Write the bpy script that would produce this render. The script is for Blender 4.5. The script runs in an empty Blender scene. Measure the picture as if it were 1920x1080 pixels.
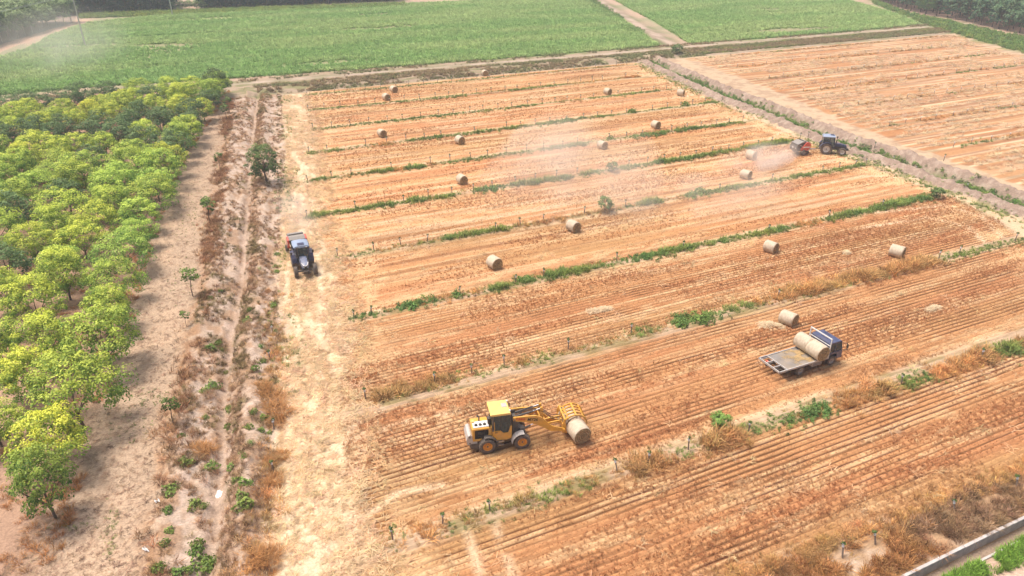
import bpy, math, random
import numpy as np
from mathutils import Vector, Matrix

sc = bpy.context.scene
col = sc.collection
R = math.radians
PI = math.pi
random.seed(7)
rng = np.random.default_rng(7)

# ------------------------------------------------------------------ camera, sky, sun, exposure
CAM_H, PITCH, YAW, FPX = 30.0, R(27.5), R(24.82), 1340.0
cam_d = bpy.data.cameras.new('camera')
cam = bpy.data.objects.new('camera', cam_d)
col.objects.link(cam)
cam.location = (0, 0, CAM_H)
cam.rotation_euler = (PI / 2 - PITCH, 0, -YAW)
cam_d.sensor_width = 36.0
cam_d.lens = 36.0 * FPX / 1920.0
cam_d.clip_end = 4000
sc.camera = cam

SUN_EL, SUN_AZ = R(70), R(-50)          # azimuth clockwise from +Y (negative: from the far left)
world = bpy.data.worlds.new('World')
sc.world = world
world.use_nodes = True
wn = world.node_tree
bg = wn.nodes['Background']
sky = wn.nodes.new('ShaderNodeTexSky')
sky.sky_type = 'NISHITA'
sky.sun_disc = False
sky.sun_elevation = SUN_EL
sky.sun_rotation = SUN_AZ
sky.air_density = 1.0
sky.dust_density = 7.0
sky.ozone_density = 1.0
wn.links.new(sky.outputs[0], bg.inputs[0])
bg.inputs[1].default_value = 0.11
sun_d = bpy.data.lights.new('sun', 'SUN')
sun_d.energy = 2.3
sun_d.angle = R(22)
sun_d.color = (1.0, 0.93, 0.84)
sun = bpy.data.objects.new('sun', sun_d)
col.objects.link(sun)
sdir = Vector((math.sin(SUN_AZ) * math.cos(SUN_EL), math.cos(SUN_AZ) * math.cos(SUN_EL), math.sin(SUN_EL)))
sun.rotation_euler = (-sdir).to_track_quat('-Z', 'Y').to_euler()
sun.location = sdir * 100

vs = sc.view_settings
vs.view_transform = 'Standard'
vs.look = 'None'
vs.gamma = 1.0
vs.use_curve_mapping = False
vs.exposure = 0.60
sc.cycles.volume_bounces = 2
sc.cycles.max_bounces = 6
sc.cycles.transparent_max_bounces = 8
sc.cycles.volume_step_rate = 1.0

# ------------------------------------------------------------------ ground survey: where a sight line meets the land
def W(u, v, z=0.0):
    x = (u - 960.0) / FPX
    y = (v - 540.0) / FPX
    down = math.sin(PITCH) + y * math.cos(PITCH)
    fw = math.cos(PITCH) - y * math.sin(PITCH)
    t = (CAM_H - z) / down
    r, f = x * t, fw * t
    c, s = math.cos(YAW), math.sin(YAW)
    return (r * c + f * s, -r * s + f * c)

def line(pts):
    """polyline given as sight points -> x as a function of y on the land"""
    w = sorted([W(*p) for p in pts], key=lambda q: q[1])
    xs = np.array([q[0] for q in w]); ys = np.array([q[1] for q in w])
    def f(Y):
        Y = np.asarray(Y, float)
        r = np.interp(Y, ys, xs)
        s0 = (xs[1] - xs[0]) / (ys[1] - ys[0]); s1 = (xs[-1] - xs[-2]) / (ys[-1] - ys[-2])
        r = np.where(Y < ys[0], xs[0] + np.clip(s0, -.3, .3) * (Y - ys[0]), r)
        return np.where(Y > ys[-1], xs[-1] + s1 * (Y - ys[-1]), r)
    return f

def poly(pts):
    return np.array([W(*p) for p in pts])

def inside(P, X, Y):
    X = np.asarray(X); Y = np.asarray(Y)
    r = np.zeros(X.shape, bool)
    n = len(P)
    for i in range(n):
        x0, y0 = P[i]; x1, y1 = P[(i + 1) % n]
        if y0 == y1: continue
        c = ((y0 > Y) != (y1 > Y)) & (X < (x1 - x0) * (Y - y0) / (y1 - y0) + x0)
        r ^= c
    return r

ORDW = ['first', 'second', 'third', 'fourth', 'fifth', 'sixth', 'seventh', 'eighth', 'ninth', 'tenth', 'eleventh', 'twelfth', 'thirteenth', 'fourteenth', 'fifteenth', 'sixteenth', 'seventeenth', 'eighteenth', 'nineteenth', 'twentieth']
def ordw(i):
    if i < 20: return ORDW[i]
    tens = {2: 'twenty', 3: 'thirty', 4: 'forty', 5: 'fifty'}[(i + 1) // 10]
    u = (i + 1) % 10
    return tens + '-' + ORDW[u - 1] if u else tens[:-1] + 'ieth'

# ------------------------------------------------------------------ noise
def _h(ix, iy, seed):
    n = (ix.astype(np.int64) * 374761393 + iy.astype(np.int64) * 668265263 + seed * 974634777) & 0xffffffff
    n = ((n ^ (n >> 13)) * 1274126177) & 0xffffffff
    n = (n ^ (n >> 16)) & 0xffffffff
    return n.astype(np.float64) / 4294967295.0

def vn(x, y, seed=0):
    x = np.asarray(x, float); y = np.asarray(y, float)
    ix = np.floor(x); iy = np.floor(y)
    fx = x - ix; fy = y - iy
    fx = fx * fx * (3 - 2 * fx); fy = fy * fy * (3 - 2 * fy)
    a = _h(ix, iy, seed); b = _h(ix + 1, iy, seed); c = _h(ix, iy + 1, seed); d = _h(ix + 1, iy + 1, seed)
    return (a + (b - a) * fx) * (1 - fy) + (c + (d - c) * fx) * fy

def fbm(x, y, seed=0, o=3):
    s = 0; a = .5; t = 0
    for k in range(o):
        s = s + a * vn(x * 2 ** k, y * 2 ** k, seed + k * 17); t += a; a *= .5
    return s / t

def sst(e0, e1, x):
    t = np.clip((x - e0) / (e1 - e0), 0, 1)
    return t * t * (3 - 2 * t)

# ------------------------------------------------------------------ boundaries
x_orch = line([(105, 1000), (150, 850), (205, 700), (255, 520), (305, 380), (345, 290), (415, 190), (430, 165)])
x_bankL = line([(430, 185), (415, 300), (395, 420), (375, 560), (352, 660), (330, 760), (308, 900), (275, 1080)])
x_trench = line([(482, 182), (473, 252), (462, 382), (455, 493), (430, 640), (419, 721), (415, 858), (401, 964), (391, 1052)])
x_bankR = line([(528, 185), (535, 300), (525, 420), (522, 560), (525, 700), (522, 800), (505, 950), (480, 1080)])
x_fieldL = line([(575, 180), (590, 300), (605, 420), (642, 560), (650, 640), (652, 760), (665, 900), (690, 1040)])
x_fieldR = line([(1200, 120), (1262, 150), (1345, 190), (1440, 232), (1520, 268), (1610, 302), (1700, 335), (1790, 372), (1870, 412), (1920, 447)])
x_chan = line([(1228, 118), (1290, 148), (1356, 178), (1442, 210), (1530, 248), (1600, 275), (1700, 308), (1817, 350), (1919, 388)])
x_rfield = line([(1290, 112), (1400, 152), (1500, 192), (1600, 238), (1750, 292), (1900, 348)])
ROWY = [27.3 + 12.47 * k for k in range(10)]      # post rows, near to far
CORN1 = poly([(150, 165), (430, 148), (800, 121), (1000, 106), (1238, 87), (1180, 45), (1098, 0), (1040, -4), (700, 10), (500, 19), (300, 29), (160, 44), (100, 66), (60, 88), (-10, 112), (-120, 190)])
CORN2 = poly([(1292, 82), (1400, 75), (1560, 62), (1690, 51), (1725, 44), (1660, 20), (1590, 1), (1560, -7), (1350, -22), (1135, -8), (1225, 40)])
x_tr1 = line([(1258, 88), (1190, 48), (1118, 2)])  # pale track between the two green fields
RW_EDGE = poly([(1600, -12), (1640, 2), (1700, 20), (1800, 40), (1920, 66), (2050, 98)])
GBANK = poly([(1630, -2), (1700, 24), (1800, 46), (1920, 72), (2080, 112), (2080, 156), (1920, 100), (1830, 75), (1760, 54), (1690, 29), (1640, 8)])
LW_EDGE = poly([(-90, 118), (0, 84), (70, 62), (140, 42)])
x_rfR = line([(1790, 64), (1830, 78), (1920, 108), (2050, 150)])
MARKS = [poly(p) for p in ([(645, 1085), (602, 980), (606, 890), (650, 828), (760, 790), (860, 770)], [(700, 1010), (645, 935), (622, 860), (640, 790)], [(560, 1085), (578, 960), (605, 870), (660, 800), (720, 770)], [(690, 965), (745, 925), (830, 908)], [(872, 995), (905, 1085)], [(928, 980), (965, 1085)], [(600, 1085), (590, 1000), (560, 900), (575, 780), (600, 660)], [(640, 700), (610, 640), (605, 560), (640, 500)],
                            [(1880, 445), (1840, 405), (1770, 385), (1640, 400)], [(1862, 470), (1815, 425), (1740, 408), (1600, 430)], [(1720, 345), (1690, 332), (1620, 330), (1520, 350)], [(1235, 132), (1262, 160), (1300, 178), (1260, 185)], [(1400, 215), (1470, 245), (1440, 262)])]
WALL_Y0, WALL_Y1 = 14.72, 14.95

def seg_dist(P, X, Y):
    d = np.full(np.shape(X), 1e9)
    for i in range(len(P) - 1):
        a = P[i]; b = P[i + 1]; v = b - a
        t = np.clip(((X - a[0]) * v[0] + (Y - a[1]) * v[1]) / (v @ v), 0, 1)
        d = np.minimum(d, np.hypot(X - a[0] - t * v[0], Y - a[1] - t * v[1]))
    return d

def wob(X, Y):
    return .30 * (fbm(X * .045, Y * .16, 35, 2) - .5) + .07 * (vn(X * .5, Y * .9, 36) - .5)

def row_phase(X, Y):
    return (Y + wob(X, Y)) / 0.39

def height(X, Y):
    X = np.asarray(X, float); Y = np.asarray(Y, float)
    z = np.zeros(X.shape)
    near = Y < 150
    # left ditch
    d = (X - x_trench(Y)) * .985
    w = np.where(near, 1, 0) * sst(148, 142, Y)
    lump = fbm(X * .9, Y * .9, 3, 4) - .5
    dd = d + .35 * (fbm(Y * .35, X * 0 + 5, 5) - .5)
    prof = -0.62 * np.exp(-(dd / .48) ** 2) - .2 * np.exp(-((dd + .9) / 1.1) ** 2) + .48 * np.exp(-((dd - 1.7) / .85) ** 2) + .24 * np.exp(-((dd + 2.4) / 1.0) ** 2)
    m = sst(5.2, 3.0, np.abs(d))
    z = z + w * (prof * m + .55 * lump * m + .22 * (fbm(X * 2.4, Y * 2.4, 6, 3) - .5) * m)
    # right ditch with two berms
    d = (X - x_chan(Y)) * .98
    w = sst(150, 141, Y) * sst(6, 14, Y)
    lump = fbm(X * 1.1, Y * 1.1, 9, 4) - .5
    prof = -.35 * np.exp(-(d / .7) ** 2) + 1.0 * np.exp(-((d - 2.1) / 1.0) ** 2) + .6 * np.exp(-((d + 1.9) / .85) ** 2)
    m = sst(5.5, 3.4, np.abs(d))
    z = z + w * (prof * m + .8 * lump * m * (np.abs(d) > .2) + .42 * (fbm(X * 2.6, Y * 2.6, 10, 3) - .5) * m)
    # bank at the far end of the fields
    inb = sst(143.5, 145.5, Y) * sst(152, 149.5, Y) * (X > 12) * (X < 118)
    z = z + inb * (.35 + .7 * (fbm(X * .5, Y * .5, 21) - .4))
    # stubble rows
    infield = (X > x_fieldL(Y) - 1) & (X < x_fieldR(Y) + .5) & (Y > 16.6) & (Y < 142)
    amp = .05 * infield * sst(56, 46, Y)
    z = z + amp * np.cos(2 * PI * row_phase(X, Y)) * (.8 + .4 * vn(X * .1, Y * 2.6, 31))
    rd = np.min(np.abs(Y[..., None] - np.array(ROWY)), axis=-1) if Y.ndim == 1 else None
    if rd is not None:
        z = z + infield * .14 * np.exp(-(rd / .8) ** 2) * (.6 + .8 * vn(X * .7, Y * .7, 33))
    z = z + .03 * (vn(X * 1.3, Y * 1.3, 41) - .5) * near
    # low side of the retaining wall
    z = np.where(Y < WALL_Y0 + .11, np.where(Y > 14.02, -.62, -.30) + .05 * (vn(X * 2, Y * 2, 43) - .5), z)
    return z

def hz(x, y):
    return float(height(np.array([x]), np.array([y]))[0])

# ------------------------------------------------------------------ colours of the land (albedo)
C = lambda *a: np.array(a, float)
STUB = C(.47, .22, .098); STUB2 = C(.51, .265, .118); STRAW = C(.66, .455, .25); FURR = C(.165, .078, .033)
SOIL = C(.43, .31, .215); PALE = C(.47, .36, .28); CLOD = C(.30, .215, .165); REDS = C(.46, .26, .18)
GRASS = C(.13, .19, .06); CORNS = C(.17, .25, .085); DRY = C(.40, .215, .085)

def mix(a, b, t):
    return a * (1 - t[:, None]) + b * t[:, None]

def land_colour(X, Y):
    n = len(X)
    c = np.tile(SOIL, (n, 1))
    big = fbm(X * .06, Y * .06, 51); mid = fbm(X * .45, Y * .45, 52); fine = fbm(X * 2.2, Y * 2.2, 53)
    # ---- orchard side
    c = mix(c, SOIL * C(1.12, 1.1, 1.08), sst(.45, .7, mid))
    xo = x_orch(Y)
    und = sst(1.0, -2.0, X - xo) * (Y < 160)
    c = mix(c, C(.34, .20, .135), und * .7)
    # pale crumbly banks of the left ditch
    d = X - x_trench(Y)
    bank = sst(0, .8, X - x_bankL(Y) + (mid - .5) * 1.6) * sst(.6, -.6, X - x_bankR(Y) + (mid - .5) * 1.6) * (Y < 146)
    c = mix(c, PALE, bank * (.45 + .55 * sst(.35, .6, fine)))
    c = mix(c, C(.58, .44, .355), bank * sst(.55, .7, fbm(X * 2.0, Y * 1.2, 58)) * .6)
    c = mix(c, C(.36, .225, .135), bank * sst(.50, .64, fbm(X * 1.5, Y * .8, 57)) * .8)
    c = mix(c, C(.36, .225, .14), bank * np.exp(-((d - 1.0) / .55) ** 2) * .7)
    c = mix(c, C(.36, .265, .20), bank * np.exp(-(d / .35) ** 2) * .6)
    c = mix(c, C(.30, .165, .085), np.exp(-((X - x_bankL(Y) - .1 + (mid - .5)) / .7) ** 2) * (Y < 146) * sst(.3, .6, fine) * .8)
    # straw track on the field's left edge
    trk = sst(-.6, .8, X - x_bankR(Y) + (mid - .5) * 2.) * sst(2.0, -.8, X - x_fieldL(Y) + (mid - .5) * 2.4) * (Y < 142)
    tcol = mix(np.tile(C(.55, .395, .24), (n, 1)), C(.42, .265, .14), sst(.4, .62, fbm(X * 1.6, Y * .35, 61)))
    tcol = mix(tcol, C(.72, .54, .36), sst(.55, .7, fbm(X * 2.5, Y * .22, 62)) * .8)
    tcol = mix(tcol, C(.26, .25, .12), sst(.60, .74, fbm(X * .5, Y * .28, 64)) * .55 * sst(2.5, 0, X - x_bankR(Y)))
    for off, ph in ((.22, 0.), (.40, .3), (.62, 1.7), (.80, 2.1)):
        xr = x_bankR(Y) + (x_fieldL(Y) - x_bankR(Y)) * (off + .12 * np.sin(Y * .09 + ph)) 
        tcol = mix(tcol, C(.72, .57, .395), np.exp(-((X - xr) / .30) ** 2) * sst(.25, .5, fbm(X * .3, Y * .15, 63)) * .85)
    for k_ in range(5):
        yc = 31 + 21 * k_; xr = x_fieldL(Y) - 2.2 + .045 * (Y - yc) ** 2
        tcol = mix(tcol, C(.72, .57, .395), (np.exp(-((X - xr) / .28) ** 2) + np.exp(-((X - xr - 1.7) / .28) ** 2)) * (np.abs(Y - yc) < 9) * .75)
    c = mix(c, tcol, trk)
    # ---- stubble fields
    fl = X - x_fieldL(Y) + (mid - .5) * 2.4
    fr = x_fieldR(Y) - X + (mid - .5) * 2.0
    fld = sst(-.8, .8, fl) * sst(-.5, .8, fr) * sst(15.6, 16.6, Y + (mid - .5) * 2.0) * sst(143.5, 142, Y)
    fc = mix(np.tile(STUB, (n, 1)), STUB2, sst(.3, .7, fbm(X * .05, Y * .5, 71)))
    fc = mix(fc, C(.38, .235, .10), sst(.5, .72, fbm(X * .03, Y * .22, 72)) * .55)        # olive streaks
    # straw swaths lying along the rows
    sw = fbm(X * .07, Y * 1.15, 73, 2) * .6 + .4 * fbm(X * .6, Y * 2.4, 74, 2)
    c_sw = sst(.53, .66, sw)
    fc = mix(fc, STRAW, c_sw * .6)
    ln = .5 + .5 * np.cos(2 * PI * (Y + .35 * vn(X * .05, Y * .2, 75)) / 2.08)
    fc = mix(fc, STRAW * 1.04, sst(.93, .99, ln) * sst(.3, .55, vn(X * .12, Y * .5, 76)) * .8 * sst(30, 44, Y))
    fc = mix(fc, STRAW * .95, sst(.6, .75, fbm(X * .09, Y * 1.3, 77)) * .4)
    # bare furrow soil, its colour deepened to add shade between drill rows, clearest close by
    fu = .5 - .5 * np.cos(2 * PI * row_phase(X, Y))
    fc = mix(fc, FURR, sst(.66, .93, fu) * (.42 + .58 * sst(.34, .58, fbm(X * .07, Y * .75, 78))) * (.95 * sst(56, 44, Y) + .35 * sst(110, 50, Y)) * np.where(Y < 56, 1, .7))
    fc = mix(fc, C(.24, .115, .05), sst(.56, .70, fbm(X * .05, Y * 1.7, 82)) * .62 * sst(44, 60, Y))
    fc = mix(fc, C(.62, .46, .29), sst(.60, .72, fbm(X * .05 + 40, Y * 1.5, 81)) * .6 * sst(44, 60, Y))
    # headland: turning tracks and scattered straw near both ends
    hd = sst(9, 1.0, fr + 3 * (big - .5)) * (Y < 135)
    fc = mix(fc, STRAW * C(1.02, 1.0, .98), hd * sst(.38, .62, fbm(X * .55, Y * .55, 79)) * .85)
    hl = sst(5, .5, fl + 2 * (big - .5))
    fc = mix(fc, STRAW, hl * sst(.36, .62, fbm(X * .9, Y * .5, 80)) * .7)
    c = mix(c, fc, fld)
    # wheel marks of turning machines
    for P_ in MARKS:
        w_ = seg_dist(P_, X + .25 * (mid - .5), Y + .25 * (mid - .5))
        c = mix(c, C(.70, .53, .345), np.exp(-(w_ / .27) ** 2) * .8 * sst(.2, .45, fbm(X * .8, Y * .8, 106)))
    # weedy strip under each post row: dusty soil edged with straw
    for ry in ROWY:
        e = np.exp(-(np.abs(Y - ry - .35) / (.75)) ** 4)
        c = mix(c, mix(np.tile(C(.47, .345, .235), (n, 1)), C(.24, .20, .095), sst(.42, .66, fbm(X * .6, Y * 1.2, 83))), e * fld * .85)
        c = mix(c, C(.66, .48, .30), np.exp(-(np.abs(Y - ry - 1.15) / .28) ** 2) * fld * sst(.3, .5, vn(X * .2, Y * .1, 84)) * .8)
    # headland corner right of the fields
    e = sst(-1.0, .6, X - x_fieldR(Y) + (mid - .5)) * sst(.4, -1.4, X - (x_chan(Y) - 2.6) + (mid - .5) * 1.5) * (Y < 146)
    ec = mix(np.tile(C(.60, .43, .27), (n, 1)), C(.27, .235, .115), sst(.45, .62, fbm(X * .7, Y * .7, 86)))
    c = mix(c, ec, e)
    # right ditch
    d = X - x_chan(Y)
    e = sst(3.9, 3.2, np.abs(d + (mid - .5))) * sst(147, 144, Y)
    ec = mix(np.tile(CLOD, (n, 1)), PALE * .84, sst(.48, .68, fine) * .8)
    ec = mix(ec, C(.13, .165, .055), np.exp(-(d / .8) ** 2) * sst(.35, .6, mid) * .9)
    c = mix(c, ec, e)
    # field beyond the ditch
    e = sst(3.2, 3.9, d + (mid - .5)) * (Y < 153) * (Y > 0)
    rp = mix(np.tile(C(.50, .365, .24), (n, 1)), C(.40, .275, .18), sst(.45, .65, fbm(X * .8, Y * .8, 88)))
    c = mix(c, rp, e)
    e2 = e * sst(0, 1.2, X - x_rfield(Y) + (mid - .5) * 3) * sst(143, 141, Y) * sst(0, 1.5, x_rfR(Y) - X)
    rf = mix(np.tile(C(.41, .195, .085), (n, 1)), C(.45, .245, .115), sst(.4, .7, fbm(X * .04, Y * .4, 91)))
    ln = .5 + .5 * np.cos(2 * PI * (Y + .4 * vn(X * .06, Y * .15, 92)) / 1.78)
    rf = mix(rf, C(.64, .49, .31), sst(.62, .86, ln) * sst(.22, .5, vn(X * .08, Y * .56, 93)) * .9)
    rf = mix(rf, C(.52, .36, .235), sst(.52, .7, fbm(X * .10, Y * 1.1, 94)) * .5)
    rf = mix(rf, C(.25, .11, .055), sst(.54, .68, fbm(X * .05, Y * 1.5, 89)) * .6)
    for ry in ROWY[2:]:
        rf = mix(rf, C(.30, .225, .13), np.exp(-((Y - ry - 1.0) / .55) ** 2) * sst(.3, .6, fbm(X * .3, Y * .3, 95)) * .8)
    c = mix(c, rf, e2)
    # far bank and track
    e = sst(142.2, 143.2, Y + (mid - .5)) * sst(163, 161, Y) * (X > 8) 
    bc = mix(np.tile(C(.36, .27, .19), (n, 1)), C(.22, .20, .10), sst(.4, .65, fbm(X * .4, Y * .8, 96)))
    bc = mix(bc, mix(np.tile(C(.46, .36, .28), (n, 1)), C(.30, .25, .165), sst(.42, .6, fbm(X * .25, Y * .9, 105))), np.exp(-(np.abs(Y - 156.0 - .5 * np.sin(X * .05)) / 1.1) ** 4) * .85)
    c = mix(c, bc, e)
    # everything past the track
    far = sst(159, 161, Y)
    fcx = mix(np.tile(C(.30, .27, .16), (n, 1)), C(.44, .31, .22), sst(.4, .6, fbm(X * .08, Y * .08, 97)))
    c = mix(c, fcx, far)
    for P in (CORN1, CORN2):
        m = inside(P, X + (mid - .5) * 2, Y + (mid - .5) * 3).astype(float)
        gc = mix(np.tile(CORNS, (n, 1)), CORNS * C(1.25, 1.12, 1.2), sst(.35, .65, fbm(X * .025, Y * .1, 98)))
        gc = mix(gc, C(.36, .27, .18), sst(.70, .78, fbm(X * .03, Y * .09, 99)) * .6)
        c = mix(c, gc, m)
    e = np.exp(-(np.abs(X - x_tr1(Y) + .5) / 5.5) ** 6) * far
    ec = mix(np.tile(C(.30, .225, .16), (n, 1)), C(.17, .18, .08), sst(.5, .66, fbm(X * .3, Y * .12, 100)))
    ec = mix(ec, mix(np.tile(C(.44, .335, .26), (n, 1)), C(.30, .225, .165), sst(.4, .6, fbm(X * .9, Y * .3, 104))), np.exp(-((X - x_tr1(Y) - 1.6) / 1.5) ** 4))
    c = mix(c, ec, e)
    # right wood: reddish floor, green bank in front of it
    dw = seg_dist(RW_EDGE, X, Y)
    beyond = (X > np.interp(Y, RW_EDGE[::-1, 1], RW_EDGE[::-1, 0])) & (Y > 60)
    c = mix(c, C(.38, .24, .185), (beyond & (Y < 420)).astype(float))
    gb = inside(GBANK, X + (mid - .5) * 5, Y + (mid - .5) * 5)
    c = mix(c, C(.15, .20, .07), gb.astype(float) * .85)
    # left wood: pinkish earth road along it
    dw = seg_dist(LW_EDGE, X, Y)
    bl = (X < np.interp(Y, LW_EDGE[:, 1], LW_EDGE[:, 0])) & (Y > 180)
    c = mix(c, C(.27, .20, .16), bl.astype(float))
    c = mix(c, C(.52, .33, .235), ((~bl) & (dw < 5.0) & (X < 0)).astype(float) * sst(6, 4, dw))
    # roadside below the retaining wall
    lo = (Y < WALL_Y0).astype(float)
    c = mix(c, mix(np.tile(C(.52, .37, .28), (n, 1)), C(.45, .31, .23), sst(.4, .6, fbm(X * .8, Y * .8, 101))), lo)
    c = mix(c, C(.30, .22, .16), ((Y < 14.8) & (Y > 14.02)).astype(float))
    # weedy verge between the last stubble rows and the wall
    e = sst(18.2, 17.0, Y + (mid - .5) * 2.2 + .05 * (X - 34)) * (Y > WALL_Y0)
    vc = mix(np.tile(C(.38, .245, .14), (n, 1)), C(.48, .355, .255), sst(.5, .7, fbm(X * 1.1, Y * 1.1, 103)))
    c = mix(c, vc, e)
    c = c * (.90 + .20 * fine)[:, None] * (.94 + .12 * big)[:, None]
    return np.clip(c, .01, .9)

# ------------------------------------------------------------------ materials
def nodes_of(m):
    m.use_nodes = True
    nt = m.node_tree
    b = nt.nodes['Principled BSDF']
    return nt, b

MATS = {}
def mat(name, c, rough=.6, metal=0., var=.12, scale=6., dust=0., dustc=(.52, .38, .26), spec=.4, bump=0., coat=0.):
    """painted / metal / plastic surface with slight blotchy variation and optional dust"""
    if name in MATS: return MATS[name]
    m = bpy.data.materials.new(name)
    nt, b = nodes_of(m)
    tc = nt.nodes.new('ShaderNodeTexCoord')
    n1 = nt.nodes.new('ShaderNodeTexNoise'); n1.inputs['Scale'].default_value = scale; n1.inputs['Detail'].default_value = 5
    nt.links.new(tc.outputs['Object'], n1.inputs['Vector'])
    r = nt.nodes.new('ShaderNodeMapRange'); r.inputs['From Min'].default_value = .3; r.inputs['From Max'].default_value = .7
    r.inputs['To Min'].default_value = 1 - var; r.inputs['To Max'].default_value = 1 + var
    nt.links.new(n1.outputs['Fac'], r.inputs['Value'])
    mul = nt.nodes.new('ShaderNodeMix'); mul.data_type = 'RGBA'; mul.blend_type = 'MULTIPLY'; mul.inputs[0].default_value = 1
    mul.inputs[6].default_value = (*c, 1)
    nt.links.new(r.outputs[0], mul.inputs[7])
    out = mul.outputs[2]
    if dust > 0:
        n2 = nt.nodes.new('ShaderNodeTexNoise'); n2.inputs['Scale'].default_value = scale * .6; n2.inputs['Detail'].default_value = 6
        nt.links.new(tc.outputs['Object'], n2.inputs['Vector'])
        r2 = nt.nodes.new('ShaderNodeMapRange'); r2.inputs['From Min'].default_value = .35; r2.inputs['From Max'].default_value = .75
        r2.inputs['To Min'].default_value = dust * .3; r2.inputs['To Max'].default_value = min(1, dust * 1.5)
        nt.links.new(n2.outputs['Fac'], r2.inputs['Value'])
        mx = nt.nodes.new('ShaderNodeMix'); mx.data_type = 'RGBA'
        nt.links.new(r2.outputs[0], mx.inputs[0]); nt.links.new(out, mx.inputs[6]); mx.inputs[7].default_value = (*dustc, 1)
        out = mx.outputs[2]
    nt.links.new(out, b.inputs['Base Color'])
    b.inputs['Roughness'].default_value = rough
    b.inputs['Metallic'].default_value = metal
    b.inputs['Specular IOR Level'].default_value = spec
    b.inputs['Coat Weight'].default_value = coat
    if bump > 0:
        bp = nt.nodes.new('ShaderNodeBump'); bp.inputs['Strength'].default_value = bump; bp.inputs['Distance'].default_value = .03
        n3 = nt.nodes.new('ShaderNodeTexNoise'); n3.inputs['Scale'].default_value = scale * 5; n3.inputs['Detail'].default_value = 4
        nt.links.new(tc.outputs['Object'], n3.inputs['Vector'])
        nt.links.new(n3.outputs['Fac'], bp.inputs['Height']); nt.links.new(bp.outputs[0], b.inputs['Normal'])
    MATS[name] = m
    return m

def land_material(name, sc_, lo, hi):
    m = bpy.data.materials.new(name)
    nt, b = nodes_of(m)
    at = nt.nodes.new('ShaderNodeAttribute'); at.attribute_name = 'Col'
    tc = nt.nodes.new('ShaderNodeTexCoord')
    mp = nt.nodes.new('ShaderNodeMapping'); mp.inputs['Scale'].default_value = sc_
    nt.links.new(tc.outputs['Object'], mp.inputs['Vector'])
    n1 = nt.nodes.new('ShaderNodeTexNoise'); n1.inputs['Scale'].default_value = 1.6; n1.inputs['Detail'].default_value = 6; n1.inputs['Roughness'].default_value = .7
    nt.links.new(mp.outputs[0], n1.inputs['Vector'])
    r = nt.nodes.new('ShaderNodeMapRange'); r.inputs['From Min'].default_value = .3; r.inputs['From Max'].default_value = .7
    r.inputs['To Min'].default_value = lo; r.inputs['To Max'].default_value = hi
    nt.links.new(n1.outputs['Fac'], r.inputs['Value'])
    mul = nt.nodes.new('ShaderNodeMix'); mul.data_type = 'RGBA'; mul.blend_type = 'MULTIPLY'; mul.inputs[0].default_value = 1
    nt.links.new(at.outputs['Color'], mul.inputs[6]); nt.links.new(r.outputs[0], mul.inputs[7])
    nt.links.new(mul.outputs[2], b.inputs['Base Color'])
    b.inputs['Roughness'].default_value = .95
    b.inputs['Specular IOR Level'].default_value = .1
    n2 = nt.nodes.new('ShaderNodeTexNoise'); n2.inputs['Scale'].default_value = 5; n2.inputs['Detail'].default_value = 5
    nt.links.new(tc.outputs['Object'], n2.inputs['Vector'])
    bp = nt.nodes.new('ShaderNodeBump'); bp.inputs['Strength'].default_value = .8; bp.inputs['Distance'].default_value = .08
    nt.links.new(n2.outputs['Fac'], bp.inputs['Height']); nt.links.new(bp.outputs[0], b.inputs['Normal'])
    return m
M_LAND = land_material('land', (4.2, 5.0, 4.0), .66, 1.30)
M_ROWS = land_material('drilled_land', (.9, 9.0, 4.0), .74, 1.24)

def leaf_material(name, inst=False, transl=.35, rough=.55):
    """foliage: colour per leaf (attribute), tinted per plant"""
    m = bpy.data.materials.new(name)
    nt, b = nodes_of(m)
    out = nt.nodes['Material Output']
    at = nt.nodes.new('ShaderNodeAttribute'); at.attribute_name = 'Col'
    mul = nt.nodes.new('ShaderNodeMix'); mul.data_type = 'RGBA'; mul.blend_type = 'MULTIPLY'; mul.inputs[0].default_value = 1
    nt.links.new(at.outputs['Color'], mul.inputs[6])
    if inst:
        a2 = nt.nodes.new('ShaderNodeAttribute'); a2.attribute_type = 'INSTANCER'; a2.attribute_name = 'tint'
        nt.links.new(a2.outputs['Color'], mul.inputs[7])
    else:
        oi = nt.nodes.new('ShaderNodeObjectInfo')
        nt.links.new(oi.outputs['Color'], mul.inputs[7])
    nt.links.new(mul.outputs[2], b.inputs['Base Color'])
    b.inputs['Roughness'].default_value = rough
    b.inputs['Specular IOR Level'].default_value = .25
    if transl > 0:
        tr = nt.nodes.new('ShaderNodeBsdfTranslucent')
        nt.links.new(mul.outputs[2], tr.inputs['Color'])
        mx = nt.nodes.new('ShaderNodeMixShader'); mx.inputs[0].default_value = transl
        nt.links.new(b.outputs[0], mx.inputs[1]); nt.links.new(tr.outputs[0], mx.inputs[2])
        nt.links.new(mx.outputs[0], out.inputs['Surface'])
    return m
M_LEAF = leaf_material('leaf', transl=.22)
M_TUFT = leaf_material('blade', inst=True, transl=.25, rough=.8)
M_BARK = mat('bark', (.13, .095, .07), .9, var=.3, scale=9, bump=.6)
M_PALEBARK = mat('pale_bark', (.42, .38, .33), .9, var=.2, scale=9)

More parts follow.
